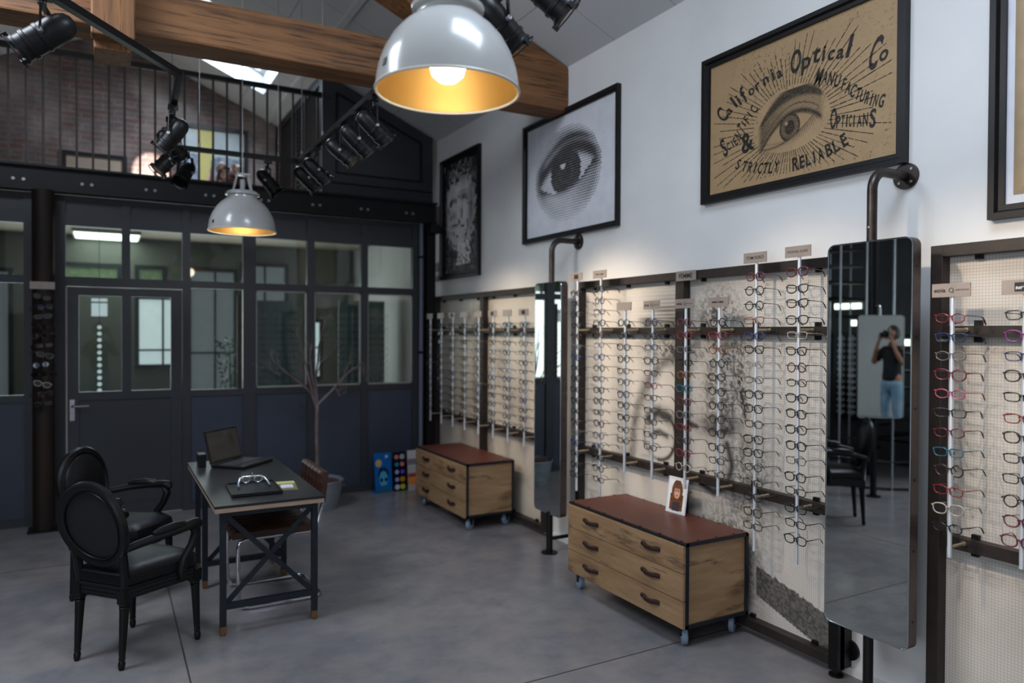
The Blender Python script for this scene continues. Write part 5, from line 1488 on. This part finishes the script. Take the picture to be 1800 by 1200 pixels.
MB().prism([(-.035, 0, 0), (.04, 0, 0), (-.01, 0, .27)], (0, .02, 0)).build('cloth', M('red_cloth', 'a3321f', .6), rp)

# ================================================================== column with eyewear
cl = thing('steel_column', 'thick rusty round steel column in front of the partition left of the door', 'column', (-.447, 7.02, 0))
MB().tube([(0, 0, .012), (0, 0, 2.76)], .078, 32).build('shaft', 'rust', cl, smooth=True)
MB().box((-.11, -.11, 0), (.11, .11, .012)).build('base_plate', 'steel', cl)
MB().box((-.085, -.098, 1.955), (.085, -.088, 2.015)).box((-.01, -.09, 1.97), (.01, -.07, 2.0)).build('nameplate', 'sign', cl)
MB().tube([(-.02, -.095, .98), (-.02, -.095, 1.93)], .006, 8).build('eyewear_rod', 'steel', cl, smooth=True)
cc = ['black', 'dark blue', 'grey', 'dark brown', 'tortoiseshell', 'black', 'grey', 'dark blue', 'black', 'clear', 'dark brown', 'black', 'grey']
for k in range(12):
    kd = ['soft', 'round', 'rect'][k % 3]
    lab = '%s %s sunglasses, %s, on the rusty column' % (cc[k], SHAPE[kd], ORD[k] if k < 11 else 'lowest')
    o = place_glasses(kd + '*', cc[k], -.447 + .022 * math.sin(k * 1.4), 6.875, 1.89 - .077 * k, R(90 + 26 * math.sin(k * 1.4)), R(14 * math.cos(k * 2.1)), lab, 'eyewear on the rusty column')

# ================================================================== corner: tree, cards
tr = thing('bare_tree', 'bare branching little tree standing in a zinc tub by the partition', 'tree', (1.70, 6.75, 0))
px = 1 / 188.0
def T(x, y, d=0): return Vector(((x - 485) * px / 3.53, d, 1.63 - (480 + y / 3.53 - 586) * px))
br = [([(485, 1420), (487, 1150), (482, 1000), (486, 830)], .020, .016, 0), ([(486, 830), (530, 780), (580, 725), (650, 640), (700, 600), (755, 570)], .012, .005, -.1),
      ([(486, 830), (478, 740), (482, 650), (490, 560), (505, 460), (515, 395), (540, 300)], .013, .004, .05), ([(484, 850), (455, 760), (410, 715), (360, 670), (300, 630), (240, 580), (195, 530)], .012, .004, -.12),
      ([(470, 790), (448, 700), (430, 610), (415, 520), (385, 400), (365, 360)], .009, .003, .12), ([(476, 770), (452, 640), (440, 520), (445, 450)], .010, .004, -.05),
      ([(410, 715), (400, 640), (340, 560), (290, 460)], .006, .002, -.2), ([(580, 725), (600, 740), (595, 770), (640, 735)], .004, .0015, -.2), ([(650, 640), (700, 560), (730, 500)], .005, .002, .1),
      ([(482, 650), (520, 560), (600, 500), (640, 440)], .005, .002, .15), ([(700, 600), (760, 620), (775, 690)], .004, .0015, -.1), ([(300, 630), (230, 620), (150, 590)], .004, .0015, -.15)]
q = MB()
for pts, r0, r1, dd in br:
    n_ = len(pts) - 1; P = [T(x, y, dd * i / n_) for i, (x, y) in enumerate(pts)]
    if pts[0][1] < 1400:
        P = [p + Vector((rnd.uniform(-.006, .006), 0, rnd.uniform(-.006, .006))) if 0 < i else p for i, p in enumerate(P)]
    q.tube(P, [r0 + (r1 - r0) * i / n_ for i in range(n_ + 1)], 8)
    if pts[0][1] < 1400:
        for k in range(9):
            f = rnd.uniform(.25, 1) * n_; i = min(int(f), n_ - 1); p = P[i].lerp(P[i + 1], f - i); sd_ = 1 if P[-1].x > P[0].x else -1
            dv = Vector((rnd.uniform(-.3, 1) * sd_, rnd.uniform(-.8, .8), rnd.uniform(.1, 1))).normalized() * rnd.uniform(.07, .2)
            m_ = p + dv * .5 + Vector((0, 0, -.01)); q.tube([p, m_, p + dv], [.0025, .0018, .0009], 5)
q.build('branches', 'bark', tr, smooth=True)
tub = MB(); H = .255
tub.lathe([(0, .0), (.185, 0), (.19, .01), (.235, H - .01), (.243, H - .005), (.243, H + .004), (.236, H + .006), (.228, H - .02), (0, H - .03)], 40)
tub.tube([(.238 * math.cos(a * .1571), .238 * math.sin(a * .1571), H) for a in range(40)], .006, 6, closed=True)
for z in (.07, .17): tub.tube([((.187 + .19 * z) * math.cos(a * .1571), (.187 + .19 * z) * math.sin(a * .1571), z) for a in range(40)], .0035, 6, closed=True)
tb2 = tub.build('zinc_tub', 'zinc', tr, smooth=True)
MB().lathe([(.226, H - .028), (.2, H - .015), (.1, H - .005), (0, H)], 30).build('mulch', 'soil', tr)
for s in (-1, 1):
    MB().tube(arc((s * .245, 0, H - .05), .035, R(180), R(360), 8, (0, 1, 0), (0, 0, 1)), .005, 8).build('handle', 'zinc', tub and tb2)

def art_blue(U, V):
    x = U / .1; y = V / .2
    g = np.array(lin('0a66b4')[:3])[None, None] * (.8 + .3 * vnoise(U, V, 30, 111))[..., None]
    def put(m, c):
        nonlocal g; g = np.where(m[..., None], np.array(c), g)
    put(np.hypot(x + .5, (y - .5) * 1.9) < .36, (.55, .42, .14)); put(np.hypot(x - .45, (y - .8) * 2) < .16, (.5, .62, .75))
    put((np.hypot(x / .62, (y + .08) / .36) < 1), (.01, .02, .05))
    put((np.hypot(x / .50, (y + .30) / .40) < 1), (.08, .38, .62))
    put(np.hypot(x + .25, (y + .35) * 1.9) < .19, (.01, .03, .06)); put(np.hypot(x - .30, (y + .35) * 1.9) < .19, (.01, .03, .06))
    put((y < -.78) & (np.abs(x) < .85), (.02, .12, .22)); put((np.abs(x) < .2) & (y < -.62) & (y > -.72), (.03, .1, .2))
    return g
bc = thing('blue_display_card', 'blue folded counter card printed with a face in sunglasses on the floor', 'display card', (2.45, 7.04, 0), R(14))
MB().prism([(-.10, -.004, .0), (.10, -.004, .0), (.10, .035, .4), (-.10, .035, .4)], (0, .004, 0)).box((-.09, .03, 0), (.09, .11, .012)).build('card', 'blue', bc)
print_mesh('face_print', mt['print_gloss'], bc, -.10, .10, -.2, .2, 50, 100, art_blue, lambda U, V: np.stack([U, -.0046 + (V + .2) / .4 * .039, V + .2], -1))
cd = thing('lens_sample_card', 'black counter card with ten coloured round lens samples in two columns', 'display card', (2.627, 7.06, 0), R(6))
MB().prism([(-.066, -.004, 0), (.066, -.004, 0), (.066, .03, .395), (-.066, .03, .395)], (0, .004, 0)).box((-.06, .02, 0), (.06, .09, .01)).build('card', 'black', cd)
cols = ['d9838f', 'a9b2bd', '2b8fae', 'd67f8a', 'a9aee8', '6f52d8', 'a9a2ee', 'd08a22', 'c3c8d8', 'c4cc3e']
for k, c in enumerate(cols):
    z = .345 - .076 * (k // 2); x = -.031 if k % 2 == 0 else .031; yy = -.0045 + .034 * z / .395; rr_ = .027 if k in (1, 7, 8, 9) else .022
    MB().tube([(x, yy, z), (x, yy - .006, z)], rr_, 18).build('lens_sample', M('sample_' + c, c, .25), cd, label='%s round sample' % ['pink', 'silver', 'teal', 'rose', 'pale violet', 'violet', 'lilac', 'orange', 'white', 'yellow'][k])
pc2 = thing('striped_card', 'narrow white and orange counter card half hidden by the farther chest', 'display card', (2.755, 7.03, 0), R(3))
MB().prism([(-.05, -.004, 0), (.05, -.004, 0), (.05, .03, .405), (-.05, .03, .405)], (0, .004, 0)).build('card', 'white', pc2)
def art_st(U, V):
    g = np.ones(U.shape + (3,)) * np.array([.55, .5, .5])
    for a, b, c in ((.26, .32, (.2, .16, .2)), (.16, .25, (.42, .4, .42)), (.10, .16, (.5, .5, .08)), (.06, .13, (.75, .25, .04)), (.13, .17, (.35, .05, .05))): g = np.where(((V > a) & (V < b))[..., None], np.array(c), g)
    return g
print_mesh('print', mt['print'], pc2, -.048, .048, .003, .402, 12, 60, art_st, lambda U, V: np.stack([U, -.0047 + .034 * V / .405, V], -1))

# ================================================================== the photographer, seen in the mirrors
FW = Vector((.4866, .8735, 0)).normalized(); po = -FW * .24
pr = thing('person', 'person in dark shirt and pale jeans photographing, seen in the hanging mirror', 'person', (po.x, po.y, 0), math.atan2(FW.y, FW.x))
def skin(name, mat, joints, edges, root, sub=2):
    bm = bmesh.new(); ly = bm.verts.layers.skin.verify(); vs = []
    for (p, r) in joints:
        v_ = bm.verts.new(p); v_[ly].radius = (r, r) if not isinstance(r, tuple) else r; vs.append(v_)
    vs[root][ly].use_root = True
    for a, b in edges: bm.edges.new((vs[a], vs[b]))
    me = bpy.data.meshes.new(name); bm.to_mesh(me); bm.free(); me.materials.append(mt[mat])
    o = bpy.data.objects.new(name, me); COL.objects.link(o); o.parent = pr
    m_ = o.modifiers.new('skin', 'SKIN'); m_.use_smooth_shade = True
    m2 = o.modifiers.new('sub', 'SUBSURF'); m2.levels = sub; m2.render_levels = sub
    return o
J = [((0, 0, .93), (.12, .15)), ((0, 0, 1.10), (.095, .13)), ((-.01, 0, 1.28), (.11, .15)), ((-.015, 0, 1.39), (.08, .11)), ((.0, 0, 1.47), .055), ((.01, 0, 1.52), .055)]
Ed = [(0, 1), (1, 2), (2, 3), (3, 4), (4, 5)]
for s in (-1, 1):
    b = len(J); J += [((0, s * .09, .88), .085), ((.01, s * .10, .70), .078), ((.02, s * .105, .48), .055), ((-.01, s * .11, .28), .05), ((-.03, s * .115, .09), .036)]
    Ed += [(0, b), (b, b + 1), (b + 1, b + 2), (b + 2, b + 3), (b + 3, b + 4)]
    b = len(J); J += [((-.01, s * .17, 1.38), .052), ((.02, s * .25, 1.24), .043), ((.09, s * .27, 1.17), .040), ((.14, s * .18, 1.37), .032), ((.15, s * .12, 1.52), .024), ((.145, s * .095, 1.565), .026)]
    Ed += [(3, b), (b, b + 1), (b + 1, b + 2), (b + 2, b + 3), (b + 3, b + 4), (b + 4, b + 5)]
skin('body', 'skin', J, Ed, 0)
q = MB()
HM = Matrix.Translation((-.005, 0, 1.635))
prof = []
n_ = 20
rows = []
for i in range(n_ + 1):
    f = i / n_; th = math.pi * f; z = -math.cos(th) * .118; row = []
    for k in range(24):
        a = 6.2832 * k / 24; rx_ = .098 * math.sin(th) * (1 - .12 * max(0, -z / .118)); ry_ = .076 * math.sin(th) * (1 - .22 * max(0, -z / .118))
        x = rx_ * math.cos(a); y = ry_ * math.sin(a)
        if math.cos(a) > .9 and -.045 < z < .015: x += .022 * (1 - abs(z + .02) / .035) * (math.cos(a) - .9) * 10      # nose
        if math.cos(a) > .8 and abs(abs(y) - .03) < .014 and abs(z - .005) < .014: x -= .008                            # eye sockets
        if math.cos(a) > .85 and abs(z + .065) < .012: x += .004                                                       # lips
        row.append(q.bm.verts.new(HM @ Vector((x, y, z))))
    rows.append(row)
for a, b in zip(rows, rows[1:]):
    for k in range(24): q.bm.faces.new((a[k], a[(k + 1) % 24], b[(k + 1) % 24], b[k]))
for s in (-1, 1):
    q.ball((-.005, s * .077, 1.63), .028, 12, (.6, .35, 1))
hd = q.build('head', 'skin', pr, smooth=True, ang=2)
q = MB()
for s in (-1, 1): q.ball((.083, s * .03, 1.64), .011, 10)
q.build('eye', 'white', hd, smooth=True)
q = MB(); rows = []
for i in range(13):
    th = math.pi * (.30 + .70 * i / 12); row = []
    for k in range(24):
        a = 6.2832 * k / 24; z = -math.cos(th) * .132
        fr_ = max(0, math.cos(a)); cut = 1.0
        x = -.012 + .108 * math.sin(th) * math.cos(a); y = .088 * math.sin(th) * math.sin(a)
        if fr_ > .2 and z < .055: x = min(x, .02); z = z
        row.append(q.bm.verts.new(HM @ Vector((x + .004 * math.sin(k * 5), y, z + .004 * math.sin(k * 3 + i)))))
    rows.append(row)
for a, b in zip(rows, rows[1:]):
    for k in range(24): q.bm.faces.new((a[k], a[(k + 1) % 24], b[(k + 1) % 24], b[k]))
q.build('hair', 'hair', hd, smooth=True, ang=2)
JS = [((0, 0, .86), (.135, .165)), ((0, 0, 1.0), (.128, .158)), ((0, 0, 1.14), (.112, .148)), ((-.01, 0, 1.28), (.122, .165)), ((-.015, 0, 1.40), (.09, .12)), ((-.005, 0, 1.445), .07)]
ES = [(0, 1), (1, 2), (2, 3), (3, 4), (4, 5)]
for s in (-1, 1):
    b = len(JS); JS += [((-.01, s * .17, 1.385), .066), ((.02, s * .245, 1.25), .058), ((.04, s * .262, 1.20), .056)]; ES += [(4, b), (b, b + 1), (b + 1, b + 2)]
skin('shirt', 'tshirt', JS, ES, 0)
JJ = [((0, 0, .95), (.13, .158)), ((0, 0, .88), (.13, .16))]; EJ = [(0, 1)]
for s in (-1, 1):
    b = len(JJ); JJ += [((.0, s * .095, .80), .095), ((.01, s * .102, .66), .086), ((.02, s * .106, .48), .068), ((-.01, s * .11, .28), .062), ((-.03, s * .115, .10), .055)]; EJ += [(1, b), (b, b + 1), (b + 1, b + 2), (b + 2, b + 3), (b + 3, b + 4)]
skin('jeans', 'jeans', JJ, EJ, 0)
for s in (-1, 1):
    q = MB().tube([(-.09, s * .115, .045), (-.05, s * .116, .05), (.03, s * .118, .045), (.11, s * .122, .032), (.155, s * .124, .026)], [.03, .042, .043, .036, .018], 12, flat=.9)
    for v_ in q.bm.verts: v_.co.z = max(.0, v_.co.z)
    q.build('shoe', 'black', pr, smooth=True)
# hands: palm, four fingers and a thumb closed on the camera
for s in (-1, 1):
    q = MB(); q.tube([(.143, s * .10, 1.545), (.15, s * .092, 1.575), (.158, s * .085, 1.605)], [.024, .034, .030], 12, flat=.55)
    for k in range(4):
        z = 1.585 + .019 * k; ln = (.9, 1.0, .95, .8)[k]
        if s < 0: P_ = [(.155, s * .092, z), (.178, s * .088, z + .002), (.190, s * .070, z + .004), (.188, s * (.070 - .022 * ln), z + .004)]
        else: P_ = [(.165, .084, 1.56 + .004 * k), (.172 + .008 * k, .062, 1.558), (.174 + .010 * k, .036, 1.564), (.174 + .010 * k, .036 - .02 * ln, 1.570)]
        q.tube(P_, [.0095, .009, .0085, .007], 8)
    q.tube([(.148, s * .088, 1.57), (.135, s * .072, 1.59), (.118, s * .058, 1.603)], [.011, .010, .008], 8)
    q.build('hand', 'skin', pr, smooth=True, ang=2)
ca = thing('photo_camera', 'black camera held up to the photographer\'s face, seen in the mirrors', 'camera', (po.x, po.y, 0), math.atan2(FW.y, FW.x))
q = MB().box((.118, -.068, 1.575), (.165, .068, 1.662)).box((.112, -.028, 1.660), (.168, .028, 1.688)).box((.12, -.078, 1.58), (.182, -.056, 1.655))
q.build('camera_body', 'black', ca, bevel=.006)
MB().lathe([(.0, .0), (.036, 0), (.036, .03), (.039, .032), (.039, .048), (.035, .05), (.035, .056), (.03, .055), (.026, .045), (0, .042)], 28, Matrix.Translation((.165, 0, 1.618)) @ Matrix.Rotation(R(90), 4, 'Y')).build('lens_barrel', 'black', ca, smooth=True)
